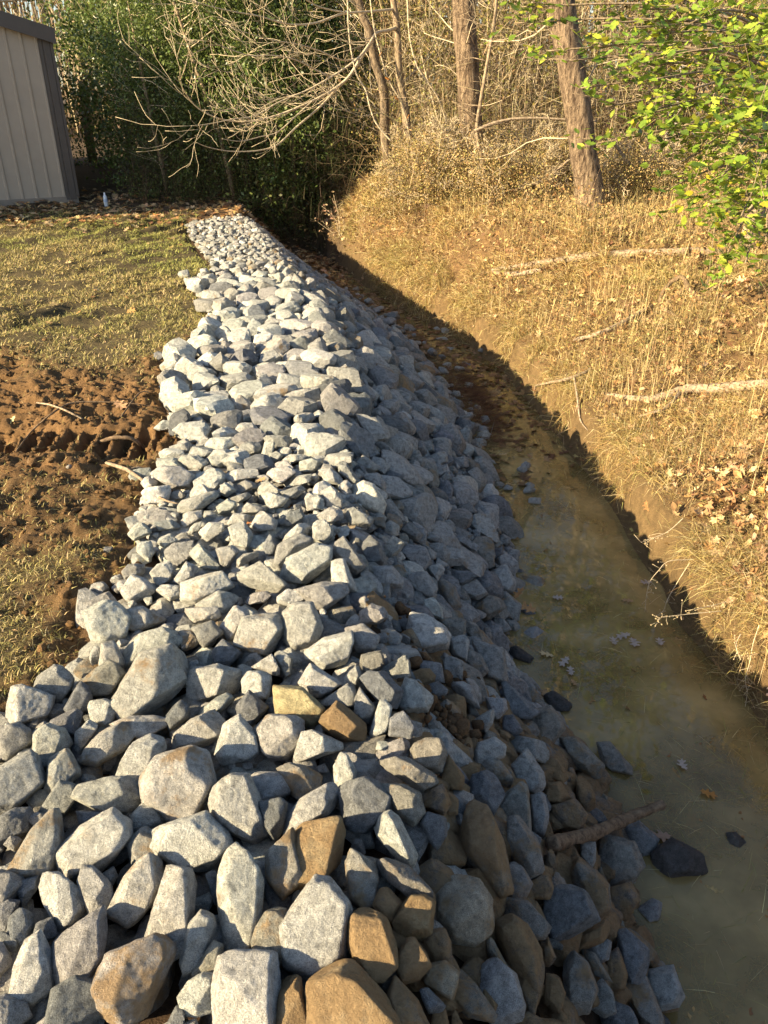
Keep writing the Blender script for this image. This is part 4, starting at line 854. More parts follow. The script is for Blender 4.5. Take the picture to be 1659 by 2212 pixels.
# drowned leaves and stems under the water, pine straw mat on the mud shelf
def wet(a, b): t = (a-I(b, TT))/(I(b, TR)-I(b, TT)); return ((t > -0.02) & (t < 1.08)).astype(float)
x, y = pts(1500, wet, (0.5, 2.1, 1.0, 8.5)); z = ground_z(x, y); z = np.where(rng.random(len(x)) < .35, WZ-.018, z)
b1 = leaf_set(np.stack([x, y, z+0.01], -1), rng.uniform(0.04, 0.10, len(x)), pal(len(x), [(0.30, 0.17, 0.07), (0.24, 0.13, 0.05), (0.40, 0.28, 0.12)]), 0.2)
x, y = pts(24000, wet, (0.5, 2.1, 1.0, 9)); z = ground_z(x, y); n = len(x)
z = np.where(rng.random(n) < .5, WZ-rng.uniform(.004, .05, n), z+.004); b2 = blades(np.stack([x, y, z], -1), rng.random(n)*6.28, rng.uniform(1.1, 1.6, n), rng.uniform(0.03, 0.16, n), rng.uniform(0.0012, 0.003, n), pal(n, [(0.42, 0.33, 0.13), (0.28, 0.24, 0.08), (0.5, 0.4, 0.2), (0.2, 0.2, 0.06)]), 0.2)
stuff('sunken_debris', [b1, b2], M_litter, 'leaves, stems and weed lying under the murky stream water', 'debris')
m = 9000; cxy = surf_hit(1035, 860, 0)[:2]; x = cxy[0]+0.16*rng.normal(size=m)-0.02; y = cxy[1]+0.02+0.75*rng.normal(size=m); k = (x > I(y, TT)-0.08) & (x < I(y, TT)+0.42) & (np.abs(y-cxy[1]) < 1.3); x, y = x[k], y[k]; z = np.maximum(ground_z(x, y), WZ); n = len(x)
b3 = blades(np.stack([x, y, z+rng.uniform(0.0, 0.03, n)], -1), 0.6+rng.normal(size=n)*0.5+math.pi*(rng.random(n) < .5), rng.uniform(1.2, 1.7, n), rng.uniform(0.08, 0.18, n), rng.uniform(0.0015, 0.003, n), pal(n, [(0.13, 0.06, 0.03), (0.2, 0.095, 0.045), (0.09, 0.045, 0.025)]), 0.15)
stuff('pine_straw', [b3], M_litter, 'mat of dark red-brown pine straw between the rocks and the water', 'pine straw')
# ---- single floating and resting leaves that can be told apart
def one_leaf(u, v, z, size, col, label, rot, group=None, cat='leaf', tilt=0.1):
    d = ray(u, v); c = d*((z-CH)/d[2])+np.array([0, 0, CH]); global rng
    V, Q, T, C = leaf_set(np.zeros((1, 3)), np.array([size]), np.array([col]), tilt, curl=0.3)
    a = math.radians(rot); Rz = np.array(Euler((0, 0, a)).to_matrix()); o = obj('oak_leaf', mk('oak_leaf', V@Rz.T, T, M_litter, C, False), loc=c+np.array([0, 0, 0.012])); return tag(o, label, cat, group)
W = (0.40, 0.33, 0.28); T_ = (0.36, 0.22, 0.11)
FL = [(1395, 1262, .08, W, 'pale oak leaf floating upper right of the stream, pointed lobes'), (1205, 1294, .065, W, 'single white-edged oak leaf floating nearest the pale triangular shore boulder'),
      (1345, 1376, .085, W, 'pale floating oak leaf, top of the cluster in mid stream'), (1325, 1388, .07, W, 'pale floating oak leaf, left one of the mid-stream cluster'), (1370, 1392, .08, W, 'pale floating oak leaf, right one of the mid-stream cluster'),
      (1425, 1390, .06, W, 'lone pale leaf floating right of the mid-stream cluster'), (1218, 1433, .085, W, 'large pale leaf floating in the lower left pair'), (1232, 1452, .07, W, 'pale leaf below the large one in the lower left pair'),
      (1180, 1416, .08, (.5, .38, .2), 'cream oak leaf floating beside the dark wet shore rock'), (1472, 1655, .06, W, 'small pale leaf floating far down the stream near the right bank'),
      (1240, 1478, .05, T_, 'brown leaf half sunk below the lower left leaf pair'), (1175, 1500, .06, T_, 'tan leaf at the waterline above the long blue-grey slab'), (1355, 1300, .07, T_, 'dull brown leaf under the surface in mid stream'),
      (1210, 1690, .05, T_, 'brown leaf in the water by the half-brown shore boulder'), (1425, 1810, .09, (.3, .2, .14), 'broad wet brown leaf beside the blue rock under the stick'), (1530, 1718, .07, (.40, .19, .05), 'orange submerged leaf near the lower right shore')]
for i, (u, v, s, c, lab) in enumerate(FL): one_leaf(u, v, WZ, s*1.1, c, lab, i*67, 'leaves floating on the stream')
for i, (u, v, s, c, lab, zz) in enumerate([(1262, 945, .17, (.55, .45, .33), 'largest pale curled oak leaf lying on the far bank edge', -.70), (1120, 1285, .11, (.42, .21, .08), 'upper orange oak leaf beside the pale triangular shore boulder', -.80), (1140, 1318, .11, (.45, .24, .10), 'lower orange oak leaf beside the pale triangular shore boulder', -.81),
      (1085, 985, .08, (.48, .34, .18), 'tan leaf on the mud beside the slope, above the stream bend', -.78), (565, 1040, .05, (.45, .25, .12), 'small tan leaf caught between sunlit rocks', .06), (415, 800, .09, (.42, .2, .08), 'orange leaf on the grass at the pile edge', .03), (535, 1140, .07, (.34, .15, .06), 'reddish brown leaf wedged among pale rocks near the crest', .06)]):
    one_leaf(u, v, zz, s, c, lab, i*50, 'single fallen leaves', tilt=0.3)
# ------------------------------------------------------------ tubes: branches, sticks, trunks
def tube(path, rad, sides=6, seed=None, wob=0.0):
    P = np.asarray(path, float); r = np.asarray(rad, float)*np.ones(len(P)); n = len(P)
    T = np.gradient(P, axis=0); T /= np.linalg.norm(T, axis=1)[:, None]+1e-9
    ref = np.array([0.3, 0.2, 1.0]) if abs(T[:, 2]).mean() < 0.8 else np.array([1.0, 0.2, 0])
    A = np.cross(T, ref); A /= np.linalg.norm(A, axis=1)[:, None]+1e-9; B = np.cross(T, A)
    th = np.arange(sides)*2*math.pi/sides; rr = r[:, None]*np.ones((1, sides))
    if wob: gg = np.random.default_rng(seed or 0); rr = rr*(1+wob*gg.normal(size=rr.shape))
    V = P[:, None, :]+rr[..., None]*(np.cos(th)[None, :, None]*A[:, None, :]+np.sin(th)[None, :, None]*B[:, None, :])
    V = np.concatenate([V.reshape(-1, 3), P[:1], P[-1:]]); i = np.arange(n-1)[:, None]*sides; j = np.arange(sides)[None]
    Q = np.stack([i+j, i+(j+1) % sides, i+sides+(j+1) % sides, i+sides+j], -1).reshape(-1, 4)
    j = np.arange(sides); T1 = np.stack([j*0+n*sides, (j+1) % sides, j], -1); T2 = np.stack([j*0+n*sides+1, (n-1)*sides+j, (n-1)*sides+(j+1) % sides], -1)
    return V, Q, np.concatenate([T1, T2])
def smooth_path(K, n=24):
    K = np.asarray(K, float); t = np.linspace(0, len(K)-1, n); out = []
    for q in t:
        i = min(int(q), len(K)-2); f = q-i; p0 = K[max(i-1, 0)]; p1 = K[i]; p2 = K[i+1]; p3 = K[min(i+2, len(K)-1)]
        out.append(0.5*((2*p1)+(-p0+p2)*f+(2*p0-5*p1+4*p2-p3)*f*f+(-p0+3*p1-3*p2+p3)*f**3))
    return np.array(out)
def merge(parts):
    V = []; Q = []; T = []; o = 0
    for v, q, t in parts: V.append(v); Q.append(q+o); T.append(t+o); o += len(v)
    return np.concatenate(V), [np.concatenate(Q), np.concatenate(T)]
def tubes_obj(name, parts, m, parent=None, loc=None):
    V, F = merge(parts); V = V-(np.asarray(loc) if loc is not None else 0)
    return obj(name, mk(name, V, F, m), parent, loc if loc is not None else None)
def hit(u, v, lift=0.0):
    d = ray(u, v); T = np.arange(0.8, 30, 0.01); Q = T[:, None]*d+np.array([0, 0, CH]); i = int(np.argmax(Q[:, 2] < np.maximum(ground_z(Q[:, 0], Q[:, 1]), WZ)+lift)); return Q[i]
def gpath(L, lift): return smooth_path([hit(u, v, l) for (u, v), l in zip(L, lift if isinstance(lift, (list, tuple)) else [lift]*len(L))], 6*len(L))
def stick(name, L, lift, rads, m, label, cat='branch', sides=9, extra=(), wob=0.12):
    P = gpath(L, lift); r = np.interp(np.linspace(0, 1, len(P)), np.linspace(0, 1, len(rads)), rads); c = P[0]; parts = [tube(P-c, r, sides, 3, wob)]
    for L2, l2, r2 in extra:
        P2 = gpath(L2, l2); parts.append(tube(P2-c, np.interp(np.linspace(0, 1, len(P2)), np.linspace(0, 1, len(r2)), r2), 7, 5, wob))
    V, F = merge(parts); return tag(obj(name, mk(name, V, F, m), loc=c), label, cat)
stick('fallen_branch', [(1190, 1822), (1240, 1810), (1300, 1792), (1360, 1765), (1432, 1738)], [.12, .14, .16, .17, .16], [.024, .024, .023, .021, .018], M_wet, 'thick brown stick lying from the muddy rocks out over the water', extra=[([(1350, 1770), (1345, 1755)], [.16, .18], [.012, .008])])
stick('fallen_log', [(1060, 584), (1150, 572), (1250, 557), (1340, 550), (1450, 546), (1560, 545)], .03, [.02, .036, .04, .045, .045, .04], M_wood, 'long pale fallen log lying along the top of the right bank', 'log', extra=[([(1062, 588), (1110, 592), (1170, 584)], .04, [.02, .03, .03])])
stick('fallen_log', [(1300, 850), (1400, 862), (1480, 842), (1560, 838), (1700, 826)], [.01, .025, .03, .03, .03], [.012, .026, .034, .036, .04], M_wood, 'pale weathered log half buried in grass at the right edge', 'log', extra=[([(1470, 846), (1440, 880), (1380, 900)], .03, [.02, .014, .008])])
stick('fallen_branch', [(1157, 833), (1190, 826), (1225, 819), (1260, 806), (1275, 798)], [.10, .12, .12, .10, .06], [.008, .012, .013, .014, .014], M_wood, 'grey forked dead branch poking out over the water from the right bank', extra=[([(1240, 815), (1246, 850), (1250, 885)], [.11, .09, .06], [.010, .009, .008]), ([(1250, 885), (1255, 910), (1270, 930)], [.06, .05, .03], [.009, .007, .003]), ([(1157, 833), (1152, 850)], [.1, .06], [.007, .003])])
stick('fallen_branch', [(1500, 700), (1478, 690), (1432, 665), (1428, 640), (1450, 610), (1475, 600), (1490, 625), (1520, 650), (1545, 660)], [.0, .01, .07, .15, .19, .19, .10, .03, .0], [.008, .011, .014, .016, .019, .022, .022, .018, .012], M_wet, 'gnarled grey dead branch arching over the grass under the holly', extra=[([(1490, 615), (1440, 655), (1400, 690), (1350, 715)], [.08, .02, .01, .0], [.022, .022, .018, .012])])
stick('fallen_branch', [(1240, 735), (1300, 718), (1360, 690), (1410, 660)], .03, [.015, .022, .026, .02], M_wood, 'low weathered branch in the grass left of the gnarled arching one')
stick('root', [(35, 975), (70, 930), (110, 895), (150, 872), (210, 868), (290, 872), (350, 882)], [.02, .04, .05, .05, .04, .03, .02], [.004, .005, .006, .006, .005, .004, .002], M_wet, 'long curved brown root lying over the churned clay', 'root', 6)
stick('root', [(80, 870), (110, 875), (145, 888), (178, 905)], [.03, .05, .05, .03], [.005, .006, .006, .004], M_wood, 'short pale broken root at the left of the churned clay', 'root', 6)
stick('root', [(230, 1000), (275, 1015), (310, 1040), (345, 1075), (385, 1088)], [.03, .04, .05, .10, .09], [.009, .010, .009, .007, .003], M_wood, 'pale root reaching from the clay onto the left-edge boulders', 'root', 6, extra=[([(275, 1015), (300, 1010), (330, 1020)], .03, [.006, .005, .002])])
stick('root', [(262, 900), (300, 850), (325, 848)], [.02, .05, .04], [.005, .005, .003], M_wet, 'thin twisted root sticking up at the top of the churned clay', 'root', 6)
stick('root', [(215, 955), (250, 945), (290, 950), (315, 975)], [.03, .05, .04, .03], [.011, .012, .011, .008], M_wet, 'stubby clay-coated root above the cleat prints', 'root', 6)
p0 = hit(628, 560); V, F = merge([tube([p0*0, [0.0, 0, .13], [0.004, 0, .15]], [.016, .016, .004], 4)])
tag(obj('stake', mk('stake', V, F, M_wood, smooth=False), loc=p0+np.array([0, 0, .02])), 'small pointed wooden stake standing at the far edge of the rocks', 'stake')
# ------------------------------------------------------------ water bottle by the shed
def lathe(prof, sides=20):
    P = np.array(prof); th = np.arange(sides)*2*math.pi/sides
    V = np.stack([P[:, 0, None]*np.cos(th), P[:, 0, None]*np.sin(th), P[:, 1, None]*np.ones(sides)], -1).reshape(-1, 3); n = len(P); i = np.arange(n-1)[:, None]*sides; j = np.arange(sides)[None]
    return V, np.stack([i+j, i+(j+1) % sides, i+sides+(j+1) % sides, i+sides+j], -1).reshape(-1, 4)
def flat(name, c, rough=0.5, spec=0.3, metal=0.0, nz=0.12, sc__=8):
    m, n, p = mat(name, rough); p.inputs['Specular IOR Level'].default_value = spec; p.inputs['Metallic'].default_value = metal
    r = ramp(n, noise(n, pos(n), sc__, 5).outputs[0], [(0.3, 1-nz), (0.7, 1+nz)]); n.links.new(mix(n, 1.0, c, r.outputs[0], 'MULTIPLY'), p.inputs['Base Color']); return m
bp0 = hit(230, 446); bt = empty('water_bottle', bp0, 'clear plastic water bottle standing on the ground beside the shed corner', 'bottle')
V, F = lathe([(0, 0), (.03, 0), (.034, .01), (.032, .04), (.034, .06), (.034, .14), (.030, .165), (.015, .19), (.013, .195), (.013, .205)]); obj('bottle_body', mk('bottle_body', V, F, flat('clear_plastic', (.55, .60, .66), .12, .6)), bt)
V, F = lathe([(.0145, .20), (.0145, .222), (0, .222)]); obj('cap', mk('cap', V, F, flat('white_cap', (.75, .77, .8), .4)), bt)
V, F = lathe([(.0348, .075), (.0348, .125)]); obj('bottle_label', mk('bottle_label', V, F, flat('bottle_label', (.35, .45, .6), .5)), bt)
# ------------------------------------------------------------ metal shed
B1 = un(163, 430, 0.05); wd = np.array([-0.876, -0.482, 0]); nn = np.array([0.482, -0.876, 0]); WID = 4.6; DEP = 9.0
sh = empty('metal_shed', B1, 'tan ribbed metal shed with dark brown trim standing at the far left', 'shed')
EH = SHED_EAVE = 2.52; PIT = 0.28
M_tan = flat('tan_metal', (.38, .315, .25), .45, .4, 0, .06, 3); M_brn = flat('brown_metal', (.085, .07, .062), .45, .4, 0, .1, 5); M_conc = flat('slab', (.25, .21, .17), .9)
def wpt(s, z, off=0.0): return wd*s + nn*off + np.array([0, 0, z])
def box(pts8): return np.array(pts8), np.array([[0, 1, 2, 3], [7, 6, 5, 4], [0, 4, 5, 1], [1, 5, 6, 2], [2, 6, 7, 3], [3, 7, 4, 0]])
def bar(s0, s1, z0a, z0b, z1a, z1b, o0, o1):   # along the gable wall; z at s0 and s1
    return box([wpt(s0, z0a, o1), wpt(s1, z0b, o1), wpt(s1, z1b, o1), wpt(s0, z1a, o1), wpt(s0, z0a, o0), wpt(s1, z0b, o0), wpt(s1, z1b, o0), wpt(s0, z1a, o0)])
def roofz(s): return EH + PIT*min(s, WID-s)
# ribbed gable cladding: profile along s, one sheet
ss = []; oo = []; s = 0.0
while s < WID: ss += [s, s+.145, s+.16, s+.185, s+.20]; oo += [0, 0, .018, .018, 0]; s += .23
ss = np.array(ss); ok = ss <= WID; ss, oo = ss[ok], np.array(oo)[ok]
V = np.concatenate([np.array([wpt(a, 0.05, o) for a, o in zip(ss, oo)]), np.array([wpt(a, roofz(a), o) for a, o in zip(ss, oo)])]); k = len(ss)
obj('gable_wall', mk('gable_wall', V, np.array([[i, i+1, k+i+1, k+i] for i in range(k-1)]), M_tan, smooth=False), sh)
Rv = -nn*DEP
def quad(name, P, m): return obj(name, mk(name, np.array(P), np.array([[0, 1, 2, 3]]), m, smooth=False), sh)
quad('side_wall', [wpt(0, 0, -.02), wpt(0, 0, -.02)+Rv, wpt(0, EH, -.02)+Rv, wpt(0, EH, -.02)], M_tan)
quad('side_wall', [wpt(WID, 0, -.02), wpt(WID, 0, -.02)+Rv, wpt(WID, EH, -.02)+Rv, wpt(WID, EH, -.02)], M_tan)
V, F = box([wpt(0, 0)+Rv, wpt(WID, 0)+Rv, wpt(WID, EH)+Rv, wpt(0, EH)+Rv, wpt(0, 0)+Rv*1.005, wpt(WID, 0)+Rv*1.005, wpt(WID, EH)+Rv*1.005, wpt(0, EH)+Rv*1.005]); obj('back_wall', mk('back_wall', V, F, M_tan, smooth=False), sh)
for (a, b) in ((-.12, WID/2), (WID+.12, WID/2)):
    za, zb = EH-PIT*.12+.06, EH+PIT*WID/2+.06; V, F = box([wpt(a, za, .12), wpt(b, zb, .12), wpt(b, zb+.04, .12), wpt(a, za+.04, .12), wpt(a, za, .12)+Rv*1.03, wpt(b, zb, .12)+Rv*1.03, wpt(b, zb+.04, .12)+Rv*1.03, wpt(a, za+.04, .12)+Rv*1.03])
    obj('roof', mk('roof', V, F, M_brn, smooth=False), sh)
    V, F = bar(a, b, za-.17, zb-.17, za+.055, zb+.055, .10, .14); obj('rake_trim', mk('rake_trim', V, F, M_brn, smooth=False), sh)
V, F = bar(-.02, .09, 0.0, 0.0, EH-.05, EH-.02, .02, .045); obj('corner_trim', mk('corner_trim', V, F, M_brn, smooth=False), sh)
V, F = bar(.10, .15, 0.0, 0.0, EH-.03, EH, .02, .032); obj('corner_trim', mk('corner_trim', V, F, M_brn, smooth=False), sh)
V, F = bar(-.07, -.025, 0.05, 0.05, EH-.1, EH-.1, -.02, .06); obj('downspout', mk('downspout', V, F, M_brn, smooth=False), sh)
V, F = bar(-.05, WID, -.2, -.2, .05, .05, -.2, .03); obj('slab', mk('slab', V, F, M_conc, smooth=False), sh)
# ------------------------------------------------------------ trees and brush
HOL = np.array([(0, -.5), (.10, -.42), (.14, -.30), (.26, -.22), (.20, -.10), (.31, .02), (.21, .12), (.26, .25), (.13, .30), (.06, .42), (0, .56), (-.06, .42), (-.13, .30), (-.26, .25), (-.21, .12), (-.31, .02), (-.20, -.10), (-.26, -.22), (-.14, -.30), (-.10, -.42)])
def dia(C, size, cols, tilt=1.0):
    """cheap leaf: one four-sided face"""
    n = len(C); a = rng.normal(size=(n, 3)); a[:, 2] *= tilt; a /= np.linalg.norm(a, axis=1)[:, None]; b = rng.normal(size=(n, 3)); b -= a*np.sum(a*b, 1)[:, None]; b /= np.linalg.norm(b, axis=1)[:, None]
    s = size[:, None]; V = np.stack([C-a*s*.5, C+b*s*.27, C+a*s*.5, C-b*s*.27], 1).reshape(-1, 3); Q = (np.arange(n)*4)[:, None]+np.array([[0, 1, 2, 3]])
    return V, Q, np.zeros((0, 3), int), np.repeat(np.concatenate([cols, np.ones((n, 1))], -1), 4, 0)
def grow(p, d, L, r, lev, out, g, up=0.15, wob=0.25, nb=(5, 8), seg=6, minr=0.0022, spread=(0.5, 1.1), tips=None):
    P = [np.array(p, float)]; d = np.array(d, float); d /= np.linalg.norm(d)
    for i in range(seg):
        d = d+g.normal(size=3)*wob/seg**0.5+np.array([0, 0, up/seg]); d /= np.linalg.norm(d); P.append(P[-1]+d*L/seg)
    P = np.array(P); rr = np.linspace(r, max(r*0.35, minr), seg+1); out.append(tube(P, rr, 5 if r > 0.012 else 3))
    if tips is not None and lev <= 1: tips.append(P[-1]); tips.append(P[len(P)//2])
    if lev > 0:
        for k in range(int(g.integers(*nb))):
            f = g.uniform(0.2, 1.0); i = f*seg; a = int(min(i, seg-1)); q = P[a]+(P[a+1]-P[a])*(i-a); dd = P[a+1]-P[a]; dd /= np.linalg.norm(dd)
            s = g.normal(size=3); s -= dd*(s@dd); s /= np.linalg.norm(s); an = g.uniform(*spread); nd = dd*math.cos(an)+s*math.sin(an)
            grow(q, nd, L*g.uniform(0.35, 0.65)*(1.15-0.5*f), max(rr[a]*0.55, minr), lev-1, out, g, up, wob, nb, max(4, seg-1), minr, spread, tips)
def leaves_obj(name, parts, m, parent=None, loc=(0, 0, 0)):
    V, Q, T, C = [], [], [], []; o = 0
    for v, q, t, c in parts: V.append(v); Q.append(q+o); T.append(t+o); C.append(c); o += len(v)
    return obj(name, mk(name, np.concatenate(V)-np.array(loc), [np.concatenate(Q), np.concatenate(T)], m, np.concatenate(C), False), parent)
def wood_obj(name, parts, m, parent, loc):
    V, F = merge(parts); return obj(name, mk(name, V-np.array(loc), F, m), parent)
def pix_path(L, Y, n=None): return smooth_path([at(u, v, y) for (u, v), y in zip(L, Y)], n or 6*len(L))
g = np.random.default_rng(77)
# --- the pale slender tree with long arching bare branches, and its dark-barked neighbour
b2 = hit(893, 418); Yb = b2[1]
T2 = [(893, 418), (886, 338), (881, 286), (875, 234), (865, 182), (861, 130), (857, 52), (849, 0), (838, -90), (825, -260)]
P2 = pix_path(T2, [Yb]*len(T2)); P2[0, 2] -= .1
t2 = empty('bare_tree', b2, 'slender pale tree with long bare branches arching left over the ditch', 'tree')
wood_obj('trunk', [tube(P2, np.linspace(.068, .035, len(P2)), 10, 4, .05)], M_greybark, t2, b2)
br = []
ARCH = [([(857, 60), (838, 66), (813, 72), (797, 96), (771, 128), (714, 167), (652, 200), (600, 215), (560, 235)], 0, 1.6, .030),
        ([(805, 88), (780, 125), (751, 169), (715, 197), (675, 218), (605, 247), (540, 262), (480, 258), (430, 235), (400, 200), (385, 165)], .1, 2.2, .027),
        ([(797, 99), (761, 156), (725, 195), (690, 232), (640, 275), (600, 312), (560, 325), (500, 327), (450, 318), (425, 308)], .1, 2.4, .021),
        ([(652, 200), (600, 222), (550, 250), (500, 258), (450, 268), (413, 272)], 1.2, 2.4, .011),
        ([(852, 20), (800, 25), (740, 30), (680, 50), (620, 52), (560, 35), (480, 20), (390, -5)], 0, 2.2, .022),
        ([(750, 28), (690, 15), (640, -10), (560, -20), (500, -40)], .6, 1.6, .013), ([(714, 167), (680, 150), (640, 130), (590, 120), (540, 120), (480, 100), (450, 85)], .8, 2.0, .014),
        ([(675, 218), (640, 250), (600, 285), (560, 296), (520, 305), (480, 300)], 1.0, 2.3, .010), ([(780, 125), (740, 130), (690, 110), (640, 95), (580, 85), (500, 60)], .3, 1.8, .015),
        ([(881, 286), (850, 260), (820, 245), (780, 250), (740, 235)], 0, .9, .010), ([(865, 182), (900, 150), (930, 120), (950, 80)], 0, -.4, .010)]
for L, a, b, r in ARCH:
    P = pix_path(L, np.linspace(Yb-a, Yb-b, len(L)), 7*len(L)); rr = np.linspace(r*.8, .0035, len(P)); br.append(tube(P, rr*1.15, 6)); k = len(P)
    for q in range(int(3+len(P)*0.25)):
        i = int(g.uniform(0.18, 0.99)*(k-1))
        if proj(P[i])[1] > 285: continue
        d = P[min(i+1, k-1)]-P[i-1]; d /= np.linalg.norm(d); s = g.normal(size=3); s[2] += .15; s -= d*(s@d); s /= np.linalg.norm(s)
        grow(P[i], d*0.9+s*0.75, g.uniform(.35, 1.0), max(rr[i]*.45, .0032), 1, br, g, up=0.55, wob=0.4, nb=(2, 5), seg=6, minr=.0024)
wood_obj('branches', br, M_twig, t2, b2)
b1 = hit(850, 416); T1 = [(852, 416), (845, 377), (836, 325), (831, 273), (831, 221), (826, 182), (813, 143), (805, 109), (797, 65), (784, 34), (774, 0), (760, -60), (745, -220)]
P1 = pix_path(T1, [Yb+.3]*len(T1)); t1 = empty('dark_barked_tree', b1, 'slim crooked dark-barked tree leaning left beside the pale slender one', 'tree')
wood_obj('trunk', [tube(P1, np.linspace(.078, .05, len(P1)), 10, 4, .05)], bark_material('dark_bark', (.05, .035, .025), (.24, .18, .12), 35, .012, .4), t1, b1)
br = []
for q in range(12):
    i = int(g.uniform(.15, .95)*(len(P1)-1)); grow(P1[i], [g.normal(), g.normal()*.6, .2], g.uniform(.5, 1.3), .008, 1, br, g, up=.1, wob=.5, nb=(3, 6), minr=.0022)
wood_obj('branches', br, M_twig, t1, b1)
# --- the two big trunks on the bank top, with hanging vine stems
def big_trunk(name, base, top, r0, r1, m, label, seed, flare=1.4, lean=None):
    B = hit(*base); gg = np.random.default_rng(seed); Tp = at(top[0], top[1], B[1]); P = [B+np.array([0, 0, -.15])]; n = 22; dirv = (Tp-B)
    for i in range(1, n): f = i/(n-1)*2.6; P.append(B+dirv*f+np.array([gg.normal()*.006, gg.normal()*.006, 0]))
    P = np.array(P); h = np.linspace(0, 1, n); rr = r0+(r1-r0)*np.minimum(h*2.6, 1)-0.03*np.maximum(h*2.6-1, 0)+r0*(flare-1)*np.exp(-h*60)
    e = empty(name, B, label, 'tree'); Pd = smooth_path(P, 90); rd = np.interp(np.linspace(0, 1, 90), h, rr)
    V, Q, T = tube(Pd, rd, 28); k = 28*90; th = np.tile(np.arange(28), 90); hh = np.repeat(np.arange(90), 28)
    # furrowed bark plates
    rel = 0.5*np.abs(np.sin(th*0.9+1.5*np.sin(hh*0.35+th)))+0.6*vn(th*0.55, hh*0.16, 1, seed); c = np.repeat(Pd, 28, 0); V[:k] = c+(V[:k]-c)*(0.90+0.13*rel)[:, None]
    obj('trunk', mk('trunk', V-B, [Q, T], m), e); out = []
    for q in range(16):
        i = int(gg.uniform(8, 88)); a = gg.random()*6.28; grow(Pd[i], [math.cos(a), math.sin(a)*.7, gg.uniform(-.2, .5)], gg.uniform(.5, 1.6), .010, 2, out, gg, up=.0, wob=.6, nb=(2, 5), minr=.0022)
    wood_obj('branches', out, M_twig, e, B); return e, B, Pd
big_trunk('pine_tree', (1027, 432), (1001, 0), .165, .15, M_pine, 'thick rough-barked pine trunk standing left of centre on the bank top', 5, 1.2)
big_trunk('old_tree', (1278, 440), (1212, 0), .165, .16, M_pine, 'widest trunk on the bank with a flared base, behind the holly branches', 6, 1.45)
e3, B3, _ = big_trunk('leaning_tree', (1590, 330), (1558, 0), .14, .13, bark_material('rust_bark', (.08, .045, .03), (.36, .20, .12), 20, .04), 'reddish-brown trunk seen at the upper right above the holly', 8, 1.2)
st = hit(1060, 440); e = empty('sapling', st, 'thin crooked sapling pressed against the right side of the pine trunk', 'sapling')
out = [tube(pix_path([(1062, 470), (1054, 410), (1038, 330), (1030, 280), (1038, 220), (1050, 150), (1066, 60), (1075, -20)], [st[1]-.1]*8), np.linspace(.03, .018, 48), 7)]
for q in range(10): grow(out[0][0][int(g.uniform(.3, .9)*48)*7], [g.normal(), g.normal(), .3], g.uniform(.4, .9), .007, 2, out, g, nb=(2, 5), wob=.5)
wood_obj('stem', out, M_greybark, e, st)
for i, (L, Y, lab, r) in enumerate([([(970, 330), (965, 270), (945, 210), (918, 170), (900, 140), (885, 80), (880, 0), (878, -40)], 12.2, 'pale hanging vine stem between the pine and the slender tree', .012),
        ([(845, 305), (815, 270), (800, 235), (790, 195), (770, 160), (757, 100), (752, 40), (751, -30)], 11.6, 'pale hanging vine stem crossing in front of the arching branches', .011),
        ([(893, 350), (884, 290), (868, 225), (838, 170), (820, 110), (808, 60), (800, 0), (795, -30)], 11.9, 'thin vine stem with a few rusty leaves crossing the twin trunks', .010)]):
    P = pix_path(L, [Y]*len(L)); e = empty('vine', P[0], lab, 'vine', 'hanging vine stems'); wood_obj('stem', [tube(P, r, 6, 3, .08)], M_twig, e, P[0])
    if i == 2:
        Cq = P[[10, 16, 20, 26, 30, 34]]+g.normal(size=(6, 3))*.03; leaves_obj('leaves', [leaf_set(Cq, np.full(6, .09), pal(6, [(.5, .2, .05)]), .8, DIA)], M_litter, e, P[0])
for (L, lab) in (([(1320, 300), (1370, 370), (1400, 400), (1430, 430)], 'leaning dead pole behind the holly at the right of the widest trunk'), ([(1130, 405), (1180, 385), (1230, 345), (1290, 300)], 'broken dead bough resting across the brush between the big trunks'), ([(1025, 283), (1080, 262), (1150, 255), (1290, 262)], 'long dead bough lying level across the widest trunk')):
    Y0 = hit(1200, 440)[1]-.3; P = pix_path(L, [Y0]*len(L)); out = [tube(P, np.linspace(.022, .012, len(P)), 7, 3, .08)]
    for q in range(7): grow(P[int(g.uniform(0, .95)*len(P))], [g.normal(), g.normal(), g.normal()], g.uniform(.3, .8), .006, 1, out, g, nb=(2, 5), wob=.6)
    V, F = merge(out); tag(obj('dead_bough', mk('dead_bough', V-P[0], F, M_wood), loc=P[0]), lab, 'branch')
# --- holly
HB = np.array([3.75, 8.3, float(ground_z(3.75, 8.3))]); hol = empty('holly_tree', HB, 'glossy bright green spiny-leaved holly filling the upper right corner', 'tree')
CL = [(1180, 110, 8.0), (1110, 50, 8.3), (1130, 15, 8.2), (1300, 50, 7.4), (1255, 190, 7.8), (1330, 150, 7.0), (1230, 130, 7.6), (1400, 240, 6.6), (1450, 70, 6.6), (1500, 190, 6.0), (1560, 260, 5.4), (1620, 230, 5.4), (1470, 350, 6.6), (1560, 380, 5.8), (1630, 360, 5.3), (1500, 440, 6.8),
      (1600, 470, 6.0), (1570, 550, 6.8), (1440, 410, 7.2), (1640, 50, 5.2), (1380, 120, 6.8), (1310, 230, 7.0), (1530, 310, 5.6), (1480, 270, 6.0), (1660, 290, 4.8), (1650, 430, 5.2), (1530, 500, 6.6), (1610, 570, 6.4), (1380, 20, 7.0), (1520, 20, 6.2), (1290, 100, 7.2), (1420, 170, 6.4), (1350, 60, 7.4), (1290, 310, 7.6), (1600, 320, 5.2), (1440, 300, 6.6), (1655, 520, 5.6), (1540, 420, 6.2), (1590, 100, 6.0), (1660, 150, 5.0), (1380, 250, 7.2)]
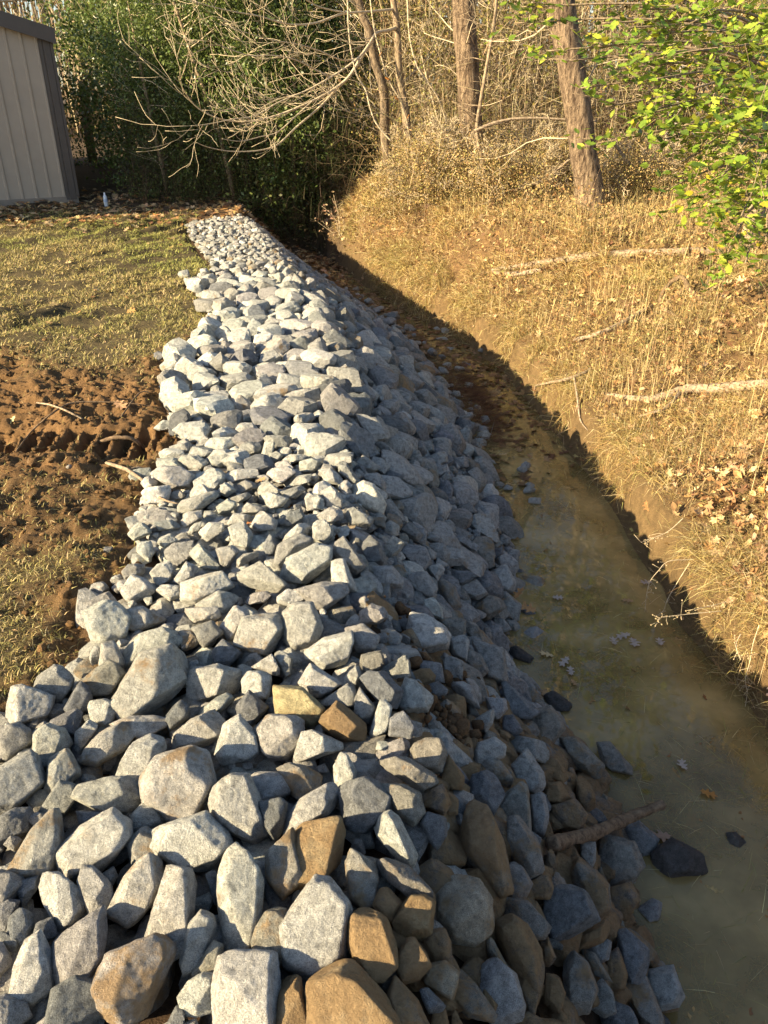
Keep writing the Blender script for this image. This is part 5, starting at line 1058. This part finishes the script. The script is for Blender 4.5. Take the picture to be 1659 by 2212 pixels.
hb = []; HL = []; hub = HB+np.array([0, -.1, 1.2]); hb.append(tube(smooth_path([HB+[0, 0, -.1], HB+[.03, 0, .6], hub, HB+[-.1, -.3, 2.2], HB+[-.2, -.5, 3.4]]), np.linspace(.10, .03, 24), 9, 3, .04))
for j, (u, v, Y) in enumerate(CL):
    c = at(u, v, Y); s = HB+np.array([-.05, -.2, min(max(c[2]*.8, .5), 2.6)]); mid = (s+c)/2+np.array([0, 0, .12]); P = smooth_path([s, mid, c], 16); hb.append(tube(P, np.linspace(.018, .006, 16), 5))
    for q in range(11 if u > 1400 else 7):
        i = int(g.integers(7, 16)); d = (c-s)/np.linalg.norm(c-s)*.9+g.normal(size=3)*[.8, .6, .5]; d /= np.linalg.norm(d); LL = g.uniform(.22, .5); P2_ = np.array([P[i]+d*LL*f+np.array([0, 0, -.06*f*f]) for f in np.linspace(0, 1, 6)]); hb.append(tube(P2_, np.linspace(.004, .0018, 6), 3))
        for f in np.linspace(.15, 1, 9):
            q_ = P[i]+d*LL*f+g.normal(size=3)*.02; HL.append(q_)
HL = np.array(HL); n = len(HL); cols = pal(n, [(.14, .22, .03), (.20, .30, .035), (.27, .36, .045), (.10, .16, .025), (.36, .41, .05)], .1); yl = rng.random(n) < .05; cols[yl] = [.45, .40, .04]
leaves_obj('foliage', [leaf_set(HL, rng.uniform(.055, .105, n), cols, .6, HOL, .35)], M_green, hol, HB); wood_obj('branches', hb, M_greybark, hol, HB)
# --- crowns for the background, reused by copying
def crown(seed, n, rx, h0, h1, size, P_, ncl=60, spread=.32):
    gg = np.random.default_rng(seed); c = gg.random((ncl, 3)); a = c[:, 0]*6.28; hh = h0+(h1-h0)*c[:, 1]; rad = rx*np.sqrt(c[:, 2])*(1.0-.35*((hh-h0)/(h1-h0)))*(.5+.5*np.minimum((hh-h0+.4)/1.2, 1))
    C = np.stack([rad*np.cos(a), rad*np.sin(a), hh], -1); k = gg.integers(0, ncl, n); P = C[k]+gg.normal(size=(n, 3))*spread*np.array([1, 1, .8]); P[:, 2] = np.maximum(P[:, 2], .05)
    cc = pal(n, P_, .15)*(0.75+.5*gg.random(ncl))[k][:, None]; return dia(P, gg.uniform(size*.7, size*1.3, n), cc)
def stem_set(seed, h, r, nb, lev=2, lean=.05, blen=(1.0, 2.0)):
    gg = np.random.default_rng(seed); P = [np.zeros(3)]; d = np.array([gg.normal()*lean, gg.normal()*lean, 1.0])
    for i in range(9): d = d+gg.normal(size=3)*.04; d /= np.linalg.norm(d); P.append(P[-1]+d*h/9)
    P = np.array(P); trunk = [tube(P, np.linspace(r, r*.45, 10), 8, 3, .05)]; out = []
    for q in range(nb):
        f = gg.uniform(.12, .98)*8.9; i = int(f); p = P[i]+(P[i+1]-P[i])*(f-i); a = gg.random()*6.28; grow(p, [math.cos(a), math.sin(a), gg.uniform(-.1, .7)], gg.uniform(*blen)*(1.1-f/14), r*.22, lev, out, gg, up=.25, wob=.45, nb=(3, 5), minr=.004, seg=5)
    return trunk, out
EV = [(.10, .14, .035), (.13, .18, .045), (.18, .21, .06), (.07, .10, .03)]; YG = [(.17, .17, .04), (.25, .22, .05), (.12, .13, .035), (.30, .24, .07)]; TN = [(.22, .15, .07), (.28, .20, .10), (.17, .11, .05), (.14, .13, .05)]
protos = {}
def proto(kind, i):
    k = (kind, i)
    if k in protos: return protos[k]
    z = np.zeros(3)
    if kind == 'ev': tr, br = stem_set(300+i, 6.5, .07, 14, 1); cr = crown(300+i, 13000, 1.6, .1, 6.2, .075, EV, 110, .26); m = (M_greybark, M_twig, M_green)
    elif kind == 'bare': tr, br = stem_set(400+i, 9.0, .13, 34, 2, .06, (1.0, 2.4)); cr = crown(400+i, 1500, 1.8, 1.5, 8, .08, TN+YG, 40); m = (M_greybark, M_twig, M_litter)
    elif kind == 'shrub': tr, br = stem_set(500+i, 2.6, .03, 26, 2, .2, (.7, 1.4)); cr = crown(500+i, 5200, .95, .05, 2.6, .055, YG+TN, 50, .22); m = (M_twig, M_twig, M_litter)
    elif kind == 'low': tr, br = stem_set(600+i, 1.1, .014, 40, 2, .3, (.4, .9)); cr = crown(600+i, 6500, .75, .0, .95, .034, [(.38, .26, .11), (.29, .20, .08), (.44, .33, .15), (.26, .22, .07)], 50, .17); m = (M_twig, M_twig, M_litter)
    def me(nm, P, mm): V, F = merge(P); return mk(nm, V, F, mm)
    protos[k] = (me('trunk', tr, m[0]), me('branches', br, m[1]), mk('foliage', cr[0], cr[1], m[2], cr[3], False)); return protos[k]
def plant(kind, i, name, x, y, s, rot, label, cat, group):
    z = float(ground_z(x, y)); e = empty(name, (x, y, z-.03), label, cat, group); e.rotation_euler = (0, 0, rot); e.scale = (s, s, s)
    for nm, me_ in zip(('trunk' if kind in ('ev', 'bare') else 'stems', 'branches', 'foliage'), proto(kind, i)): obj(nm, me_, e)
    return e
g = np.random.default_rng(9)
ev = [(-6.2, 20.6), (-5.3, 18.9), (-4.4, 17.6), (-3.3, 18.2), (-3.3, 16.0), (-3.0, 16.8), (-2.2, 15.6), (-1.3, 17.2), (-6.4, 21.4), (-4.2, 18.8), (-2.0, 19.2), (-.2, 18.6), (-4.0, 15.3), (-2.7, 14.9), (-1.7, 15.5), (-.75, 16.3)]
for i, (x, y) in enumerate(ev):
    plant('ev', i % 4, 'evergreen_tree', x, y, .95+.25*g.random() if i < 12 else .6, g.random()*6, f"dense dark evergreen, {['first','second','third','fourth','fifth','sixth','seventh','eighth'][i]} from the shed in the front row" if i < 8 else f"dark evergreen in the rear row behind the ditch, {['first','second','third','fourth'][i-8]} from the left" if i < 12 else f"low dark evergreen at the edge of the shaded hollow, {['first','second','third','fourth'][i-12]} from the left", 'tree', 'dense evergreens beyond the lawn')
bp_ = np.array([-16.5, 12.5, 0.0]); blocker = empty('shade_blocker', bp_, 'unseen plain block added left of the view to shade the shed and woods', 'shade_blocker')  # added out of view at left only to shade the shed and woods
V, F = box([[-4, -3.3, 0], [4, -3.3, 0], [4, -3.3, 5.4], [-4, -3.3, 5.4], [-4, 3.3, 0], [4, 3.3, 0], [4, 3.3, 5.4], [-4, 3.3, 5.4]]); obj('wall', mk('wall', V, F, M_tan, smooth=False), blocker)  # box body of the added shade caster
V, F = box([[-4.3, -3.6, 5.41], [4.3, -3.6, 5.41], [4.3, -.1, 6.3], [-4.3, -.1, 6.3], [-4.3, 3.6, 5.41], [4.3, 3.6, 5.41], [4.3, .1, 6.3], [-4.3, .1, 6.3]]); obj('roof', mk('roof', V, F, M_brn, smooth=False), blocker)  # pitched top of the same unseen shade caster
bt = [(-10, 23), (-7.6, 22), (-5.5, 24), (-4.2, 21.6), (-3.1, 23), (-2.4, 21.2), (-1.2, 23.5), (-.3, 21.8), (.8, 24), (1.6, 20), (2.6, 22.5), (3.8, 19.5), (5.0, 23), (6.3, 20.5), (7.6, 23.5), (9.2, 21), (11, 24), (-9, 30), (-5, 31), (-2, 29), (1, 32), (4, 29), (7, 31), (10, 29), (13, 30), (0.2, 16.4), (2.1, 16.0), (4.6, 15.2), (5.9, 16.8), (7.4, 14.2)]
for i, (x, y) in enumerate(bt):
    u = proj((x, y, 1.7))[0]; plant('bare', i % 4, 'bare_tree', x, y, .85+.4*g.random(), g.random()*6, f"leafless woodland tree at about {int(np.clip(round(u/1659*20)*5, 0, 100))} percent across the picture, {'near' if y < 19 else ('middle' if y < 26 else 'far')} row{' rear' if i % 2 else ''}", 'tree', 'bare trees of the woodland')
for i, (x, y) in enumerate([(1.1, 14.6), (2.2, 14.9), (3.9, 14.2), (4.8, 13.4), (.3, 15.4), (5.6, 12.4), (3.0, 16.4), (6.8, 11.8), (6.0, 14.8), (7.9, 12.9), (4.9, 11.0)]):
    plant('shrub', i % 3, 'understorey_shrub', x, y, .85+.4*g.random(), g.random()*6, 'twiggy yellow-green thicket shrub among the trunks behind the right bank', 'shrub', 'thicket shrubs behind the bank')
lows = [(.15, 12.4), (.45, 11.9), (.75, 11.5), (.4, 13.2), (1.0, 12.6), (1.35, 11.2), (1.9, 12.0), (2.5, 11.6), (2.2, 13.2), (3.3, 12.9), (4.2, 12.2), (3.6, 11.0), (1.2, 13.6), (3.4, 12.0), (2.9, 11.9), (3.7, 11.6), (5.2, 10.2), (2.6, 12.3), (1.7, 11.2), (3.0, 10.9), (4.4, 10.8), (3.9, 12.0), (.55, 12.3), (4.9, 9.5), (2.0, 11.2)]
for i, (x, y) in enumerate(lows):
    plant('low', i % 3, 'dry_bush', x, y, .55+.35*g.random(), g.random()*6, 'golden dry bush in the tangle along the top of the right bank', 'bush', 'dry bushes along the bank top')
# --- tangle of stems, briars and small leaves behind the bank, and the far wood
def vol(n, x0, x1, y0, y1, z0, z1, f=None):
    x = x0+(x1-x0)*rng.random(n); y = y0+(y1-y0)*rng.random(n); z = ground_z(x, y)+z0+(z1-z0)*rng.random(n)**1.7; P = np.stack([x, y, z], -1)
    if f is not None: P = P[rng.random(n) < f(x, y, z)]
    return P
P = vol(34000, -1.2, 9, 10.9, 17.5, 0.0, 3.4, lambda x, y, z: (x > np.maximum(I(y, TR)+.3, -.1))*sst(.25, .6, vn(x, z, 1.6, 44)+.2)); n = len(P)
s1 = blades(P, rng.random(n)*6.28, rng.uniform(-.3, 1.9, n), rng.uniform(.25, 1.3, n), rng.uniform(.003, .009, n), pal(n, [(.42, .33, .18), (.24, .17, .09), (.52, .42, .26), (.15, .10, .06), (.10, .07, .04)], .2), .9)
P = vol(20000, -1.2, 9, 12.2, 17.5, 0.0, 3.2, lambda x, y, z: (x > np.maximum(I(y, TR)+.3, -.1))*sst(.35, .6, vn(x, z+y, 1.1, 45))); n = len(P)
s2 = dia(P, rng.uniform(.03, .07, n), pal(n, YG+TN))
P = vol(12000, -4.6, -.5, 14.2, 18, 0.0, 1.6); n = len(P); s3 = blades(P, rng.random(n)*6.28, rng.uniform(-.3, 1.6, n), rng.uniform(.2, .7, n), rng.uniform(.004, .01, n), pal(n, [(.10, .07, .045), (.07, .055, .03), (.06, .07, .025)]), .8)
stuff('brush', [s1, s2, s3], M_litter, 'tangle of briars, twigs and small leaves filling the wood edge', 'brush')
P = vol(45000, -26, 34, 33, 52, 0, 11, lambda x, y, z: sst(.25, .55, vn(x, z, .7, 46)+.12)*(1-sst(2.5, 8, z))); n = len(P)
f1 = dia(P, rng.uniform(.2, .45, n), pal(n, TN+[(.16, .17, .06), (.2, .15, .09), (.12, .12, .05)])); P = vol(3000, -26, 34, 30, 50, 0, 4); n = len(P)
f2 = blades(P, rng.random(n)*6.28, rng.uniform(0, .15, n), rng.uniform(4, 8, n), rng.uniform(.05, .16, n), pal(n, [(.25, .19, .12), (.18, .13, .09), (.36, .28, .18)]), .1)
stuff('far_wood', [f1, f2], M_litter, 'brown and olive mass of distant woodland closing the view', 'woodland')
# --- pale building glimpsed through the trees at the right
hp = np.array([15.5, 30.0, float(ground_z(15.5, 30))]); hs = empty('distant_building', hp, 'white-walled low building with dark roof glimpsed through trees at far right', 'building')
V, F = box([[-5, 0, 0], [8, 0, 0], [8, 0, 3.1], [-5, 0, 3.1], [-5, 6, 0], [8, 6, 0], [8, 6, 3.1], [-5, 6, 3.1]]); obj('wall', mk('wall', V, F, flat('white_siding', (.62, .62, .62), .7), smooth=False), hs)
V, F = box([[-5.4, -.4, 3.11], [8.4, -.4, 3.11], [8.4, 2.9, 4.3], [-5.4, 2.9, 4.3], [-5.4, 6.4, 3.11], [8.4, 6.4, 3.11], [8.4, 3.1, 4.3], [-5.4, 3.1, 4.3]]); obj('roof', mk('roof', V, F, flat('dark_shingle', (.08, .08, .09), .9), smooth=False), hs)
# --- seed-head weeds hanging from the near bank, dead-leaved shrub at the ditch bend
def weed(name, stems, Y, label, ball=.0036, leafy_=0):
    P0 = at(*stems[0][0], Y); e = empty(name, P0, label, 'weed'); out = []; balls = []
    for L in stems:
        P = pix_path(L, np.linspace(Y, Y-.12, len(L)), 8*len(L)); out.append(tube(P, np.linspace(.0026, .0012, len(P)), 4))
        for q in range(int(len(P)*.5)):
            i = int(g.uniform(.3, 1)*(len(P)-1)); p = P[i]; t = p+g.normal(size=3)*.022; out.append(tube(np.array([p, (p+t)/2+g.normal(size=3)*.004, t]), .0009, 3)); balls.append(t)
    wood_obj('stems', out, M_twig, e, P0); V0, F0 = PROTO[2][3]; VV = []; FF = []; o = 0
    for b in balls: VV.append(V0*ball*2*g.uniform(.6, 1.1)+b-P0); FF.append(F0+o); o += len(V0)
    obj('seed_heads', mk('seed_heads', np.concatenate(VV), np.concatenate(FF), M_seed), e)
M_seed = flat('seed', (.42, .32, .18), .9)
weed('dried_weed', [[(1501, 1209), (1446, 1212), (1423, 1232), (1401, 1264), (1393, 1322)], [(1490, 1215), (1446, 1287), (1433, 1319), (1414, 1332)], [(1475, 1120), (1440, 1150), (1400, 1165), (1385, 1172)]], hit(1500, 1209)[1]-.05, 'dried seed-head weed arching over the water, uppermost of the three')
weed('dried_weed', [[(1560, 1320), (1504, 1325), (1465, 1329), (1426, 1335), (1423, 1345)], [(1570, 1300), (1530, 1310), (1500, 1315)]], hit(1560, 1320)[1]-.06, 'dried seed-head weed reaching left over the dark bank edge, middle one')
weed('dried_weed', [[(1640, 1350), (1627, 1390), (1620, 1429), (1610, 1467), (1614, 1496), (1609, 1532)], [(1672, 1400), (1659, 1464), (1640, 1500), (1633, 1548), (1643, 1558)], [(1600, 1370), (1590, 1395), (1600, 1425)]], hit(1640, 1350)[1]-.08, 'dried seed-head weed hanging down at the right edge of the picture, lowest one')
sb = hit(735, 515); e = empty('dead_leaf_shrub', sb, 'small shrub with curled dead brown leaves at the ditch bend', 'shrub'); out = []; tips = []
for (du, dv) in ((-40, -70), (-25, -60), (-10, -75), (-55, -40), (-30, -30), (5, -60), (-15, -95)):
    tp = at(735+du, 515+dv, sb[1]-.1); P = smooth_path([sb, (sb+tp)/2+g.normal(size=3)*.04, tp], 10); out.append(tube(P, np.linspace(.006, .002, 10), 4)); tips += list(P[3:]+g.normal(size=(7, 3))*.03)
    for q in range(4): grow(P[int(g.uniform(3, 9))], [g.normal(), g.normal(), .5], .15, .003, 0, out, g)
wood_obj('stems', out, M_twig, e, sb); tips = np.array(tips); tips = np.concatenate([tips, tips+rng.normal(size=tips.shape)*.04]); leaves_obj('leaves', [leaf_set(tips, rng.uniform(.04, .07, len(tips)), pal(len(tips), [(.32, .2, .12), (.42, .28, .17), (.24, .15, .09)]), .9, DIA, .8)], M_litter, e, sb)
